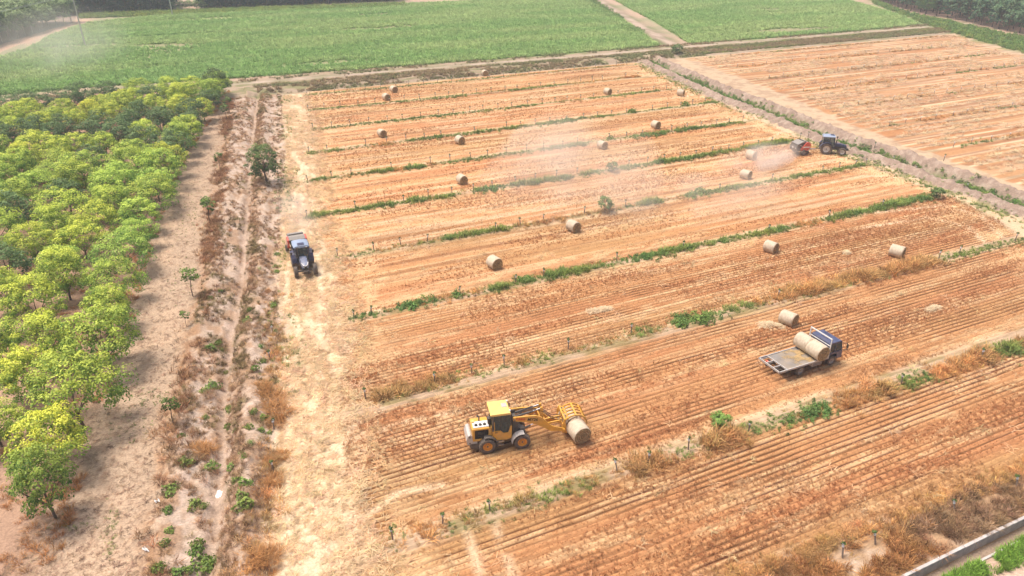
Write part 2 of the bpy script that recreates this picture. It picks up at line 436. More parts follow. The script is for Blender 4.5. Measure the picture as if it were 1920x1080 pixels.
# ------------------------------------------------------------------ mesh helpers
def mesh_from(name, V, F, m=None, cols=None, smooth=False):
    me = bpy.data.meshes.new(name)
    V = np.asarray(V, np.float32); 
    if isinstance(F, np.ndarray):
        k = F.shape[1]
        me.vertices.add(len(V)); me.vertices.foreach_set('co', V.ravel())
        me.loops.add(F.size); me.loops.foreach_set('vertex_index', F.astype(np.int32).ravel())
        me.polygons.add(len(F)); me.polygons.foreach_set('loop_start', np.arange(0, F.size, k, dtype=np.int32))
        me.update(calc_edges=True)
    else:
        me.from_pydata(V.tolist(), [], F); me.update()
    if cols is not None:
        a = me.color_attributes.new('Col', 'FLOAT_COLOR', 'POINT')
        cc = np.ones((len(V), 4), np.float32); cc[:, :3] = cols
        a.data.foreach_set('color', cc.ravel())
    if smooth:
        me.polygons.foreach_set('use_smooth', np.ones(len(me.polygons), bool))
    if m: me.materials.append(m)
    return me

def link(name, me, parent=None):
    o = bpy.data.objects.new(name, me)
    col.objects.link(o)
    if parent is not None: o.parent = parent
    return o

def tag(o, label=None, cat=None, group=None, kind=None):
    if label: o['label'] = label
    if cat: o['category'] = cat
    if group: o['group'] = group
    if kind: o['kind'] = kind
    return o

def empty(name, loc=(0, 0, 0), rz=0.0, label=None, cat=None, group=None):
    o = bpy.data.objects.new(name, None)
    o.empty_display_size = .3
    col.objects.link(o)
    o.location = loc
    o.rotation_euler = (0, 0, rz)
    return tag(o, label, cat, group)

def copy_tree(o, parent=None):
    c = o.copy(); col.objects.link(c); c.parent = parent
    for ch in list(o.children):
        copy_tree(ch, c)
    return c

class MB:
    """collects shapes for one mesh"""
    def __init__(s): s.v = []; s.f = []
    def add(s, V, F):
        k = len(s.v); s.v += [tuple(map(float, p)) for p in V]; s.f += [tuple(i + k for i in f) for f in F]; return s
    def box(s, c, size, rot=None, bev=0.0):
        hx, hy, hz_ = size[0] / 2, size[1] / 2, size[2] / 2
        if bev > 0:
            b = min(bev, hx * .9, hy * .9, hz_ * .9)
            V = []; idx = {}
            for sx in (-1, 1):
                for sy in (-1, 1):
                    for sz in (-1, 1):
                        for a in range(3):
                            p = [sx * hx, sy * hy, sz * hz_]
                            for q in range(3):
                                if q != a: p[q] -= (sx, sy, sz)[q] * b
                            idx[(sx, sy, sz, a)] = len(V); V.append(p)
            F = []
            S = (-1, 1)
            for sg in S:
                F.append([idx[(sg, -1, -1, 0)], idx[(sg, 1, -1, 0)], idx[(sg, 1, 1, 0)], idx[(sg, -1, 1, 0)]][::sg])
                F.append([idx[(-1, sg, -1, 1)], idx[(-1, sg, 1, 1)], idx[(1, sg, 1, 1)], idx[(1, sg, -1, 1)]][::sg])
                F.append([idx[(-1, -1, sg, 2)], idx[(1, -1, sg, 2)], idx[(1, 1, sg, 2)], idx[(-1, 1, sg, 2)]][::sg])
            for a in S:
                for c2 in S:
                    F.append([idx[(a, c2, -1, 0)], idx[(a, c2, 1, 0)], idx[(a, c2, 1, 1)], idx[(a, c2, -1, 1)]])
                    F.append([idx[(a, -1, c2, 0)], idx[(a, 1, c2, 0)], idx[(a, 1, c2, 2)], idx[(a, -1, c2, 2)]])
                    F.append([idx[(-1, a, c2, 1)], idx[(1, a, c2, 1)], idx[(1, a, c2, 2)], idx[(-1, a, c2, 2)]])
            for k in list(idx):
                if k[3] == 0: F.append([idx[(k[0], k[1], k[2], q)] for q in range(3)])
        else:
            V = [(x, y, z) for x in (-hx, hx) for y in (-hy, hy) for z in (-hz_, hz_)]
            F = [(0, 1, 3, 2), (4, 6, 7, 5), (0, 4, 5, 1), (2, 3, 7, 6), (0, 2, 6, 4), (1, 5, 7, 3)]
        m = Matrix.Translation(c)
        if rot is not None: m = m @ rot.to_4x4()
        return s.add([m @ Vector(p) for p in V], F)
    def cyl(s, p0, p1, r0, r1=None, n=12, cap=True):
        r1 = r0 if r1 is None else r1
        p0 = Vector(p0); p1 = Vector(p1); d = (p1 - p0).normalized()
        a = d.orthogonal().normalized(); b = d.cross(a)
        V = []
        for p, r in ((p0, r0), (p1, r1)):
            for i in range(n):
                t = 2 * PI * i / n
                V.append(p + a * (r * math.cos(t)) + b * (r * math.sin(t)))
        F = [(i, (i + 1) % n, n + (i + 1) % n, n + i) for i in range(n)]
        if cap: F += [tuple(range(n))[::-1], tuple(range(n, 2 * n))]
        return s.add(V, F)
    def tube(s, pts, r, n=6, closed=False):
        for i in range(len(pts) - 1):
            r0 = r[i] if isinstance(r, (list, tuple)) else r
            r1 = r[i + 1] if isinstance(r, (list, tuple)) else r
            s.cyl(pts[i], pts[i + 1], r0, r1, n)
        return s
    def prism(s, P, y0, y1):
        """outline in (x, z) extruded along y"""
        n = len(P)
        V = [(p[0], y0, p[1]) for p in P] + [(p[0], y1, p[1]) for p in P]
        F = [tuple(range(n)), tuple(range(n, 2 * n))[::-1]] + [(i, n + i, n + (i + 1) % n, (i + 1) % n) for i in range(n)]
        return s.add(V, F)
    def lathe(s, prof, c, n=24, axis='y'):
        """profile [(radius, along)] turned about an axis through c"""
        V = []; F = []
        for (r, a) in prof:
            for i in range(n):
                t = 2 * PI * i / n
                if axis == 'y': V.append((c[0] + r * math.cos(t), c[1] + a, c[2] + r * math.sin(t)))
                elif axis == 'x': V.append((c[0] + a, c[1] + r * math.cos(t), c[2] + r * math.sin(t)))
                else: V.append((c[0] + r * math.cos(t), c[1] + r * math.sin(t), c[2] + a))
        for k in range(len(prof) - 1):
            for i in range(n):
                j = (i + 1) % n
                F.append((k * n + i, k * n + j, (k + 1) * n + j, (k + 1) * n + i))
        return s.add(V, F)
    def strip(s, path, w, t):
        """flat bar of width w (along y) and thickness t following a path of (x, y, z) points in the xz plane"""
        for i in range(len(path) - 1):
            a = Vector(path[i]); b = Vector(path[i + 1]); d = b - a
            ang = math.atan2(d.z, math.hypot(d.x, d.y)); yaw = math.atan2(d.y, d.x)
            rot = Matrix.Rotation(yaw, 3, 'Z') @ Matrix.Rotation(-ang, 3, 'Y')
            s.box((a + b) / 2, (d.length + t * .6, w, t), rot)
        return s
    def mesh(s, name, m, smooth=False):
        me = bpy.data.meshes.new(name); me.from_pydata(s.v, [], s.f); me.update()
        import bmesh
        bm = bmesh.new(); bm.from_mesh(me); bmesh.ops.recalc_face_normals(bm, faces=bm.faces); bm.to_mesh(me); bm.free()
        me.materials.append(m)
        if smooth:
            me.polygons.foreach_set('use_smooth', np.ones(len(me.polygons), bool))
            me.set_sharp_from_angle(angle=R(38))
        return me
    def build(s, name, m, parent=None, smooth=False):
        return link(name, s.mesh(name, m, smooth), parent)

# ------------------------------------------------------------------ the land
def steps(*segs):
    out = [segs[0][0]]
    for a, b, st in segs:
        k = max(1, int(round((b - a) / st)))
        out += list(a + (b - a) * (np.arange(k) + 1) / k)
    return np.array(out)

gx = steps((-900, -200, 50), (-200, -60, 5), (-60, -16, 1.0), (-16, 16, .22), (16, 82, .55), (82, 108, .3), (108, 180, .9), (180, 420, 5), (420, 1500, 60))
gy = steps((-300, 4, 19), (4, 12, .5), (12, 54, .0975), (54, 100, .25), (100, 146, .3), (146, 170, .5), (170, 430, 2.2), (430, 1500, 40))
GX, GY = np.meshgrid(gx, gy)
nx, ny = len(gx), len(gy)
vx = GX.ravel(); vy = GY.ravel()
vz = height(vx, vy)
vc = land_colour(vx, vy)
ii, jj = np.meshgrid(np.arange(nx - 1), np.arange(ny - 1))
a = (jj * nx + ii).ravel()
quads = np.stack([a, a + 1, a + nx + 1, a + nx], 1)
fx = vx[quads].mean(1); fy = vy[quads].mean(1)
reg = np.zeros(len(quads), int)                                                  # 0 ground
reg[(fx > x_bankR(fy)) & (fx < x_fieldL(fy)) & (fy < 142)] = 1                    # straw track
reg[(fx >= x_fieldL(fy)) & (fx <= x_fieldR(fy)) & (fy > 16.9) & (fy < 142.6)] = 2   # stubble field
reg[(fx >= x_rfield(fy)) & (fx <= x_rfR(fy)) & (fy < 142) & (fy > 0)] = 3           # stubble beyond the ditch
reg[(np.abs(fx - x_chan(fy)) < 3.4) & (fy < 146) & (fy > 6)] = 4                    # right ditch
reg[(fx > x_bankL(fy)) & (fx <= x_bankR(fy)) & (fy < 145) & (fy > WALL_Y1)] = 5     # left ditch
reg[(fx > x_orch(fy)) & (fx <= x_bankL(fy)) & (fy < 146) & (fy > 20)] = 6           # orchard road
reg[(fx <= x_orch(fy)) & (fy < 150) & (fy > 20) & (fx > -70)] = 7                   # orchard floor
reg[inside(CORN1, fx, fy)] = 8
reg[inside(CORN2, fx, fy)] = 9
reg[(fy < 14.0) & (fx > 10)] = 10                                                 # roadside
REGN = [('ground', 'weedy banks, tracks and bare earth around the fields'), ('straw_track', 'pale straw-strewn wheel track along the left edge of the field'),
        ('stubble_field', 'harvested orange stubble field with straight drill rows'), ('stubble_field', 'far harvested field with pale straw windrows beyond the right ditch'),
        ('drainage_ditch', 'cloddy grey-brown double berm ditch on the right of the field'), ('drainage_ditch', 'pale crumbly ditch banks between orchard road and field'),
        ('dirt_road', 'bare pinkish dirt road beside the orchard trees'), ('orchard_floor', 'brown soil under the orchard trees'),
        ('corn_field_soil', 'soil of the large green crop field'), ('corn_field_soil', 'soil of the green crop field behind the right stubble'), ('roadside', 'pale dirt roadside below the low concrete wall')]
for k, (nm, lb) in enumerate(REGN):
    q = quads[reg == k]
    if not len(q): continue
    used, inv = np.unique(q, return_inverse=True)
    me = mesh_from(nm, np.stack([vx[used], vy[used], vz[used]], 1), inv.reshape(q.shape), M_ROWS if k in (2, 3) else M_LAND, vc[used], smooth=True)
    o = link(nm, me)
    tag(o, lb, None, None, 'structure')

# ------------------------------------------------------------------ small plants as instanced cover
def tuft_mesh(name, n, h, spread, w, lean, c0, c1, seed, m, lie=0.0):
    rr = np.random.default_rng(seed)
    V = []; F = []; K = []
    for i in range(n):
        an = rr.uniform(0, 2 * PI); rad = spread * math.sqrt(rr.uniform())
        b = np.array([rad * math.cos(an), rad * math.sin(an), 0])
        hh = h * rr.uniform(.6, 1.15)
        da = rr.uniform(0, 2 * PI) if rr.uniform() < .5 else an
        le = lean * rr.uniform(.3, 1.3)
        dirv = np.array([math.cos(da) * le, math.sin(da) * le, 1.0]); dirv[2] *= (1 - lie); dirv /= np.linalg.norm(dirv)
        side = np.array([-math.sin(da + rr.uniform(-1, 1)), math.cos(da), 0]); side /= np.linalg.norm(side); side = side * w * rr.uniform(.7, 1.3) / 2
        mid = b + dirv * hh * .55
        tip = b + dirv * hh + np.array([math.cos(da), math.sin(da), -.35]) * hh * le * .35
        if lie > 0: b[2] = .02; mid[2] += .02
        k = len(V)
        V += [b - side, b + side, mid + side * .9, mid - side * .9, tip]
        t = rr.uniform(.8, 1.2)
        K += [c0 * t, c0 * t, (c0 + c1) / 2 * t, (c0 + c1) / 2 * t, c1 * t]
        F += [(k, k + 1, k + 2, k + 3), (k + 3, k + 2, k + 4)]
    return mesh_from(name, V, F, m, np.array(K))

def leafy_mesh(name, n, rad, h, leaf, c0, c1, seed, m, shape='dome'):
    """bushy clump: many small leaf faces through a dome-shaped volume"""
    rr = np.random.default_rng(seed)
    p = rr.normal(size=(n, 3)); p /= np.linalg.norm(p, axis=1)[:, None]
    p[:, 2] = np.abs(p[:, 2])
    rads = rr.uniform(.45, 1.0, n) ** .5
    lob = 1 + .35 * np.sin(p[:, 0] * 3 + seed) * np.cos(p[:, 1] * 4 - seed)
    P = p * (rads * lob)[:, None] * np.array([rad, rad, h])
    nrm = p * .7 + rr.normal(size=(n, 3)) * .6 + np.array([0, 0, .4])
    return leaves(name, P, nrm, leaf * rr.uniform(.6, 1.3, n), np.clip(c0 + (c1 - c0) * rr.uniform(0, 1, n)[:, None], 0, 1), rr, m)

def leaves(name, P, nrm, size, cols, rr, m):
    n = len(P)
    nrm = nrm / np.linalg.norm(nrm, axis=1)[:, None]
    t = np.cross(nrm, rr.normal(size=(n, 3))); t /= np.linalg.norm(t, axis=1)[:, None] + 1e-9
    b = np.cross(nrm, t)
    s = np.asarray(size)[:, None]
    V = np.stack([P - t * s * .66, P - b * s * .48 + nrm * s * .1, P + t * s * .66, P + b * s * .48 + nrm * s * .1], 1).reshape(-1, 3)
    F = np.arange(4 * n).reshape(n, 4)
    return mesh_from(name, V, F, m, np.repeat(cols, 4, 0))

def protos_of(meshes):
    return [bpy.data.objects.new('cover_' + me.name, me) for me in meshes]

def scatter(name, label, P, scale, tint, meshes, tilt=.12, kind='stuff', cat=None):
    """one uncountable cover object: instances of small meshes on given points"""
    n = len(P)
    if n == 0: return
    me = bpy.data.meshes.new(name)
    me.vertices.add(n); me.vertices.foreach_set('co', np.asarray(P, np.float32).ravel())
    def attr(nm, ty, key, arr):
        at = me.attributes.new(nm, ty, 'POINT'); at.data.foreach_set(key, np.asarray(arr).ravel())
    rot = np.stack([rng.normal(0, tilt, n), rng.normal(0, tilt, n), rng.uniform(0, 2 * PI, n)], 1).astype(np.float32)
    attr('rot', 'FLOAT_VECTOR', 'vector', rot)
    attr('scl', 'FLOAT', 'value', np.asarray(scale, np.float32) * np.ones(n, np.float32))
    attr('vid', 'INT', 'value', rng.integers(0, len(meshes), n).astype(np.int32))
    tc = np.ones((n, 4), np.float32); tc[:, :3] = tint
    attr('tint', 'FLOAT_COLOR', 'color', tc)
    me.update()
    o = link(name, me)
    tag(o, label, cat, None, kind)
    g = bpy.data.node_groups.new(name + '_cover', 'GeometryNodeTree')
    g.interface.new_socket('Geometry', in_out='INPUT', socket_type='NodeSocketGeometry')
    g.interface.new_socket('Geometry', in_out='OUTPUT', socket_type='NodeSocketGeometry')
    gi = g.nodes.new('NodeGroupInput'); go = g.nodes.new('NodeGroupOutput')
    jn = g.nodes.new('GeometryNodeJoinGeometry')
    def named(nm, ty):
        nd = g.nodes.new('GeometryNodeInputNamedAttribute'); nd.data_type = ty; nd.inputs[0].default_value = nm
        return [s for s in nd.outputs if s.enabled and s.name == 'Attribute'][0]
    a_rot = named('rot', 'FLOAT_VECTOR'); a_s = named('scl', 'FLOAT'); a_v = named('vid', 'INT')
    for k, pm in enumerate(protos_of(meshes)):
        ob = g.nodes.new('GeometryNodeObjectInfo'); ob.inputs['Object'].default_value = pm
        cp = g.nodes.new('FunctionNodeCompare'); cp.data_type = 'INT'; cp.operation = 'EQUAL'
        ins = [s for s in cp.inputs if s.enabled and s.type == 'INT']
        g.links.new(a_v, ins[0]); ins[1].default_value = k
        ip = g.nodes.new('GeometryNodeInstanceOnPoints')
        g.links.new(gi.outputs[0], ip.inputs['Points'])
        g.links.new(cp.outputs[0], ip.inputs['Selection'])
        g.links.new(ob.outputs['Geometry'], ip.inputs['Instance'])
        g.links.new(a_rot, ip.inputs['Rotation']); g.links.new(a_s, ip.inputs['Scale'])
        g.links.new(ip.outputs[0], jn.inputs[0])
    g.links.new(jn.outputs[0], go.inputs[0])
    md = o.modifiers.new('cover', 'NODES'); md.node_group = g
    return o

ONE = C(1, 1, 1)
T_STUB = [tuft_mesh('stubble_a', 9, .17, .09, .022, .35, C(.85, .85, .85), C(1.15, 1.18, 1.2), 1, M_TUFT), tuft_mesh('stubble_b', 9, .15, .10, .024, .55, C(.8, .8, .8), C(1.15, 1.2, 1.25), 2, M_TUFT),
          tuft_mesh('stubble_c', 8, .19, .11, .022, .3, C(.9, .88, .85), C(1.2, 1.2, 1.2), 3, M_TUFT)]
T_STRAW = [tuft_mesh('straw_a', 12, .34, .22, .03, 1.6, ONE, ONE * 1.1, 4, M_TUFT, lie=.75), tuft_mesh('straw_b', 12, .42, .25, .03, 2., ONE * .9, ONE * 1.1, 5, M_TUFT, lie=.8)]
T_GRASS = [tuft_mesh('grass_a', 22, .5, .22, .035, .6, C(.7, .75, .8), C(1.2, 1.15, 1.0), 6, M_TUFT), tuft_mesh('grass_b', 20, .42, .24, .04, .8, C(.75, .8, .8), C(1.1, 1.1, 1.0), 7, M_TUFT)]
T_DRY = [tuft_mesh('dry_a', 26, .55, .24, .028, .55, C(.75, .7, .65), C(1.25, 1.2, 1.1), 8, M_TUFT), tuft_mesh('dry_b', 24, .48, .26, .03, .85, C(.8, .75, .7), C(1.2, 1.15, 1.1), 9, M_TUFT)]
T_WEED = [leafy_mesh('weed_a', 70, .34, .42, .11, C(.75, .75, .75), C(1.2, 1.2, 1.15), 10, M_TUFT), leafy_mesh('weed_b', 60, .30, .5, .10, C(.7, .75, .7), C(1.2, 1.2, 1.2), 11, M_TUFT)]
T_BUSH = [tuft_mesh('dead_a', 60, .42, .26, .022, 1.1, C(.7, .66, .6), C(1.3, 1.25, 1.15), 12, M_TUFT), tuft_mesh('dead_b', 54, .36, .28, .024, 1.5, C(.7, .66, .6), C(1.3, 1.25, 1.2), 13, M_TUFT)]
T_CORN = [tuft_mesh('corn_a', 16, .75, .22, .11, .8, C(.75, .8, .8), C(1.2, 1.15, 1.15), 14, M_TUFT), tuft_mesh('corn_b', 16, .68, .26, .12, 1.0, C(.75, .8, .8), C(1.25, 1.15, 1.1), 15, M_TUFT)]

def on_land(X, Y, dz=0.0):
    return np.stack([X, Y, height(X, Y) + dz], 1)

def jit(c, n, s=.18):
    return c * (1 + rng.normal(0, s, (n, 1))) * (1 + rng.normal(0, .05, (n, 3)))

def visible(X, Y, m=4.0):
    """keep points the view reaches (with a margin of some metres)"""
    c, s = math.cos(YAW), math.sin(YAW)
    r = X * c - Y * s; f = X * s + Y * c
    return (np.abs(r) < f * .80 + 6 + m) & (f > 20)

# ---- stubble standing in drill rows
def rows_of(y0, y1, xf0, xf1, along, jy):
    k0, k1 = int(y0 / .39), int(y1 / .39)
    XS = []; YS = []
    for k in range(k0, k1 + 1):
        y = k * .39
        a = float(xf0(y)); b = float(xf1(y))
        n = int((b - a) / along)
        if n < 2: continue
        XS.append(a + (b - a) * rng.uniform(0, 1, n)); YS.append(y - wob(XS[-1], np.full(n, y)) + rng.uniform(-jy, jy, n))
    return np.concatenate(XS), np.concatenate(YS)
SX = []; SY = []
for (y0, y1, al, jy) in ((16.6, 30, .055, .105), (30, 54, .065, .11), (54, 80, .13, .13), (80, 142, .27, .15)):
    x, y = rows_of(y0, y1, lambda q: x_fieldL(q) - .5, lambda q: min(float(x_fieldR(q)), 112), al, jy)
    SX.append(x); SY.append(y)
SX = np.concatenate(SX); SY = np.concatenate(SY)
rd = np.min(np.abs(SY[:, None] - .3 - np.array(ROWY)[None]), axis=1)
keep = visible(SX, SY) & (rd > .75) & (rng.uniform(0, 1, len(SX)) < .6 + .4 * sst(.25, .5, fbm(SX * .12, SY * .8, 111))) & (SY + .05 * (SX - 34) > 17.5)
SX, SY = SX[keep], SY[keep]
sc_col = land_colour(SX, SY - 0)            # same straw colour family as the field
base = STUB * 1.06 + (STRAW - STUB) * (.06 + .5 * sst(.42, .68, fbm(SX * .05, SY * .9, 113)))[:, None]
sc_col = (sc_col * .35 + base * .65) * (1 + rng.normal(0, .10, (len(SX), 1)))
scatter('stubble', 'short cut straw stubble standing in rows across the field', on_land(SX, SY, -.02), rng.uniform(.40, .78, len(SX)) * (.8 + .75 * sst(.4, .65, fbm(SX * .09, SY * .6, 114))) * (1 + .25 * sst(50, 90, SY)), sc_col, T_STUB, .15)

# ---- loose straw
n = 60000
X = rng.uniform(2, 112, n); Y = 17 + 125 * rng.uniform(0, 1, n) ** 1.1
sw = fbm(X * .07, Y * 1.15, 73, 2) * .6 + .4 * fbm(X * .6, Y * 2.4, 74, 2)
inf = (X > x_fieldL(Y)) & (X < x_fieldR(Y) + 1)
trk = (X > x_bankR(Y)) & (X <= x_fieldL(Y) + 2)
k = visible(X, Y) & (Y + .05 * (X - 34) > 17.2) & ((inf & (rng.uniform(0, 1, n) < (.015 + .03 * sst(40, 60, Y)) + (.2 + .2 * sst(30, 60, Y)) * sst(.57, .66, sw))) | (trk & (rng.uniform(0, 1, n) < .5)))
X, Y = X[k], Y[k]
n2 = 6500                                     # the strewn wheel track is thick with it
Y2 = rng.uniform(24, 141, n2); t = rng.uniform(0, 1, n2); X2 = x_bankR(Y2) + .3 + (x_fieldL(Y2) + 1.5 - x_bankR(Y2)) * t
k2 = fbm(X2 * 1.2, Y2 * .3, 120) > .42
X = np.concatenate([X, X2[k2]]); Y = np.concatenate([Y, Y2[k2]])
scatter('loose_straw', 'pale loose straw lying over stubble and wheel tracks', on_land(X, Y, .03), rng.uniform(.7, 1.3, len(X)), jit(STRAW * 1.02, len(X), .13) * np.where((X < x_fieldL(Y) + 1)[:, None], C(1.02, 1.08, 1.18), 1.0), T_STRAW, .2)

# ---- windrows of the field beyond the ditch
XS = []; YS = []
for kk in range(5, 80):
    yc = kk * 1.78
    a, b = float(x_rfield(yc)) + 2, min(float(x_rfR(yc)) - 2, 240)
    if b - a < 4: continue
    n = int((b - a) * 5)
    x = rng.uniform(a, b, n)
    y = yc - .4 * vn(x * .06, np.full(n, yc) * .15, 92) + rng.normal(0, .15, n) + .35 * (vn(x * .4, np.full(n, yc), 131) - .5)
    w = vn(x * .08, np.full(n, kk * 3.7), 132) > .40
    XS.append(x[w]); YS.append(y[w])
X = np.concatenate(XS); Y = np.concatenate(YS)
k = visible(X, Y); X, Y = X[k], Y[k]
scatter('straw_windrows', 'pale straw windrows lying along the far right field', on_land(X, Y, .06 + 0), rng.uniform(.9, 1.6, len(X)), jit(C(.66, .51, .33), len(X), .12), T_STRAW, .35)

# ---- weedy strips on the post rows: (row, u0, u1, kind, height, plants per metre)
STR = [(0, 700, 735, 'd', .9, 9), (0, 725, 765, 'w', 1.0, 7), (0, 765, 832, 'd', 1.1, 12), (0, 826, 850, 'w', 1.0, 8), (0, 845, 915, 'd', 1.1, 10), (0, 912, 930, 'w', .9, 8), (0, 930, 1010, 'd', .9, 8), (0, 985, 1130, 'g', .7, 7), (0, 1050, 1135, 'd', .7, 5),
       (0, 1165, 1262, 'd', 1.2, 15), (0, 1262, 1300, 'g', .8, 6), (0, 1310, 1400, 'd', 1.45, 18), (0, 1400, 1432, 'w', .8, 6), (0, 1440, 1565, 'w', 1.05, 9), (0, 1490, 1565, 'g', .9, 8), (0, 1560, 1682, 'd', 1.3, 15), (0, 1680, 1760, 'g', .8, 8), (0, 1690, 1750, 'w', .8, 4), (0, 1740, 1880, 'd', 1.25, 13), (0, 1862, 1920, 'g', 1.4, 14), (0, 1900, 1990, 'd', 1.1, 10),
       (1, 690, 860, 'd', 1.25, 15), (1, 955, 1000, 'd', 1.0, 9), (1, 1000, 1060, 'g', .8, 6), (1, 1060, 1180, 'g', .6, 4), (1, 1175, 1245, 'g', .8, 9), (1, 1255, 1350, 'w', 1.35, 12), (1, 1350, 1420, 'g', .9, 7), (1, 1400, 1470, 'd', .9, 8), (1, 1450, 1765, 'd', 1.45, 17), (1, 1655, 1675, 'w', .9, 6), (1, 1770, 1812, 'w', .8, 5), (1, 1760, 1990, 'g', .7, 5),
       (2, 652, 715, 'w', 1.0, 7), (2, 712, 735, 'd', 1.0, 10), (2, 735, 830, 'w', 1.1, 9), (2, 822, 850, 'd', 1.1, 10), (2, 842, 878, 'w', 1.2, 10), (2, 878, 910, 'd', 1.1, 10), (2, 908, 960, 'g', 1.2, 14), (2, 960, 1010, 'w', 1.1, 9), (2, 1010, 1140, 'g', 1.2, 13), (2, 1150, 1260, 'w', 1.0, 8), (2, 1200, 1480, 'g', 1.1, 11), (2, 1480, 1545, 'd', .9, 8), (2, 1545, 1745, 'g', 1.2, 12), (2, 1640, 1760, 'w', 1.0, 5),
       (3, 630, 830, 'g', .6, 4), (3, 820, 955, 'g', 1.1, 11), (3, 955, 1065, 'd', .9, 7), (3, 1085, 1170, 'd', .9, 6), (3, 1180, 1245, 'g', 1.2, 12), (3, 1280, 1345, 'w', 1.2, 11), (3, 1340, 1430, 'g', 1.0, 10), (3, 1430, 1625, 'g', .85, 8),
       (4, 570, 745, 'g', 1.1, 12), (4, 745, 860, 'g', 1.0, 9), (4, 885, 955, 'w', 1.1, 9), (4, 955, 1075, 'g', 1.15, 12), (4, 1085, 1130, 'g', 1.0, 9), (4, 1160, 1330, 'g', 1.1, 11), (4, 1320, 1490, 'g', 1.25, 11), (4, 1330, 1400, 'd', .9, 5),
       (5, 572, 640, 'g', .9, 10), (5, 640, 690, 'w', .9, 5), (5, 680, 745, 'g', 1.1, 11), (5, 735, 760, 'd', 1.2, 12), (5, 755, 802, 'g', 1.2, 13), (5, 800, 822, 'd', 1.2, 12), (5, 822, 1000, 'g', .8, 7), (5, 1010, 1105, 'g', 1.25, 13), (5, 1180, 1262, 'w', 1.1, 9), (5, 1262, 1395, 'g', 1.1, 10),
       (6, 575, 650, 'g', 1.0, 8), (6, 690, 745, 'd', .9, 8), (6, 760, 885, 'g', .9, 8), (6, 880, 1000, 'g', 1.0, 9), (6, 1000, 1080, 'w', 1.4, 12), (6, 1080, 1135, 'g', 1.1, 11), (6, 1135, 1160, 'w', .8, 4), (6, 1235, 1262, 'g', 1.0, 8), (6, 1310, 1345, 'g', 1.0, 8),
       (7, 580, 700, 'g', .7, 5), (7, 700, 880, 'g', .8, 6), (7, 880, 1010, 'g', .8, 6), (7, 1050, 1095, 'd', .9, 6), (7, 1105, 1240, 'g', .9, 6), 
       (8, 572, 880, 'g', .8, 6), (8, 880, 960, 'd', .7, 4), (8, 955, 1065, 'g', .9, 7), (8, 1060, 1170, 'd', .8, 4), (8, 1165, 1200, 'd', 1.2, 12), 
       (9, 575, 740, 'g', .6, 5), (9, 740, 950, 'g', .6, 5), (9, 950, 1030, 'd', .8, 6), (9, 1030, 1180, 'd', .8, 5)]
ROWV = [[(697, 1030), (1040, 926), (1164, 890), (1920, 651)], [(690, 752), (1483, 554), (1919, 452)], [(653, 602), (1120, 500), (1400, 446), (1764, 368)], [(628, 485), (986, 424), (1400, 350), (1625, 310)],
        [(569, 410), (880, 364), (1400, 281), (1500, 262)], [(572, 342), (880, 302), (1392, 230)], [(574, 290), (880, 252), (1336, 193)], [(583, 245), (880, 213), (1262, 168)], [(574, 209), (875, 181), (1194, 144)], [(572, 180), (875, 153), (1173, 122)]]
def row_pt(r, u):
    p = ROWV[r]
    us = [q[0] for q in p]; vv = [q[1] for q in p]
    v = np.interp(u, us, vv)
    if u > us[-1]: v = vv[-1] + (vv[-1] - vv[-2]) / (us[-1] - us[-2]) * (u - us[-1])
    return W(u, float(v))
acc = {'g': [], 'd': [], 'w': []}
for (r, u0, u1, kd, hh, den) in STR:
    a = row_pt(r, u0); b = row_pt(r, u1)
    L = math.dist(a, b)
    n = max(3, int(L * den * 1.6))
    t = rng.uniform(0, 1, n)
    wid = .36 if kd == 'g' else .46
    x = a[0] + (b[0] - a[0]) * t + rng.normal(0, .15, n); y = a[1] + (b[1] - a[1]) * t + rng.normal(0, wid, n) + .05
    edge = np.clip(np.minimum(t, 1 - t) * L / .8, .45, 1)
    cl = .55 + .8 * vn(x * .6, y * .9, 140 + r)
    acc[kd].append(np.stack([x, y, hh * {'d': .88, 'g': .92, 'w': .74}[kd] * edge * cl * rng.uniform(.6, 1.25, n)], 1))
# thin green fringe and dry stalks all along each row
for r in range(10):
    a = row_pt(r, ROWV[r][0][0]); b = row_pt(r, ROWV[r][-1][0])
    n = int(math.dist(a, b) * 11); t = rng.uniform(0, 1, n)
    x = a[0] + (b[0] - a[0]) * t; y = a[1] + (b[1] - a[1]) * t + rng.normal(0, .4, n)
    g_ = fbm(x * .16, y * 0 + r * 7.3, 150)
    for key, k in (('g', g_ > .42), ('d', g_ < .45)):
        acc[key].append(np.stack([x, y, rng.uniform(.28, .62, n)], 1)[k])

# verge by the wall: rust-brown dead weeds
n = 5200
X = rng.uniform(20, 52, n); Y = rng.uniform(15.15, 21.0, n)
k = (Y + .05 * (X - 34) < 17.5 + 1.3 * (fbm(X * .5, Y * .5, 151) - .5)) & (fbm(X * .75, Y * .9, 152) > .46)
VX, VY = X[k], Y[k]
# dry fringe where stubble ends
n = 700
X = rng.uniform(20, 52, n); Y = 17.7 - .05 * (X - 34) + rng.normal(0, .35, n)
acc['d'].append(np.stack([X, Y, rng.uniform(.5, .9, n)], 1))
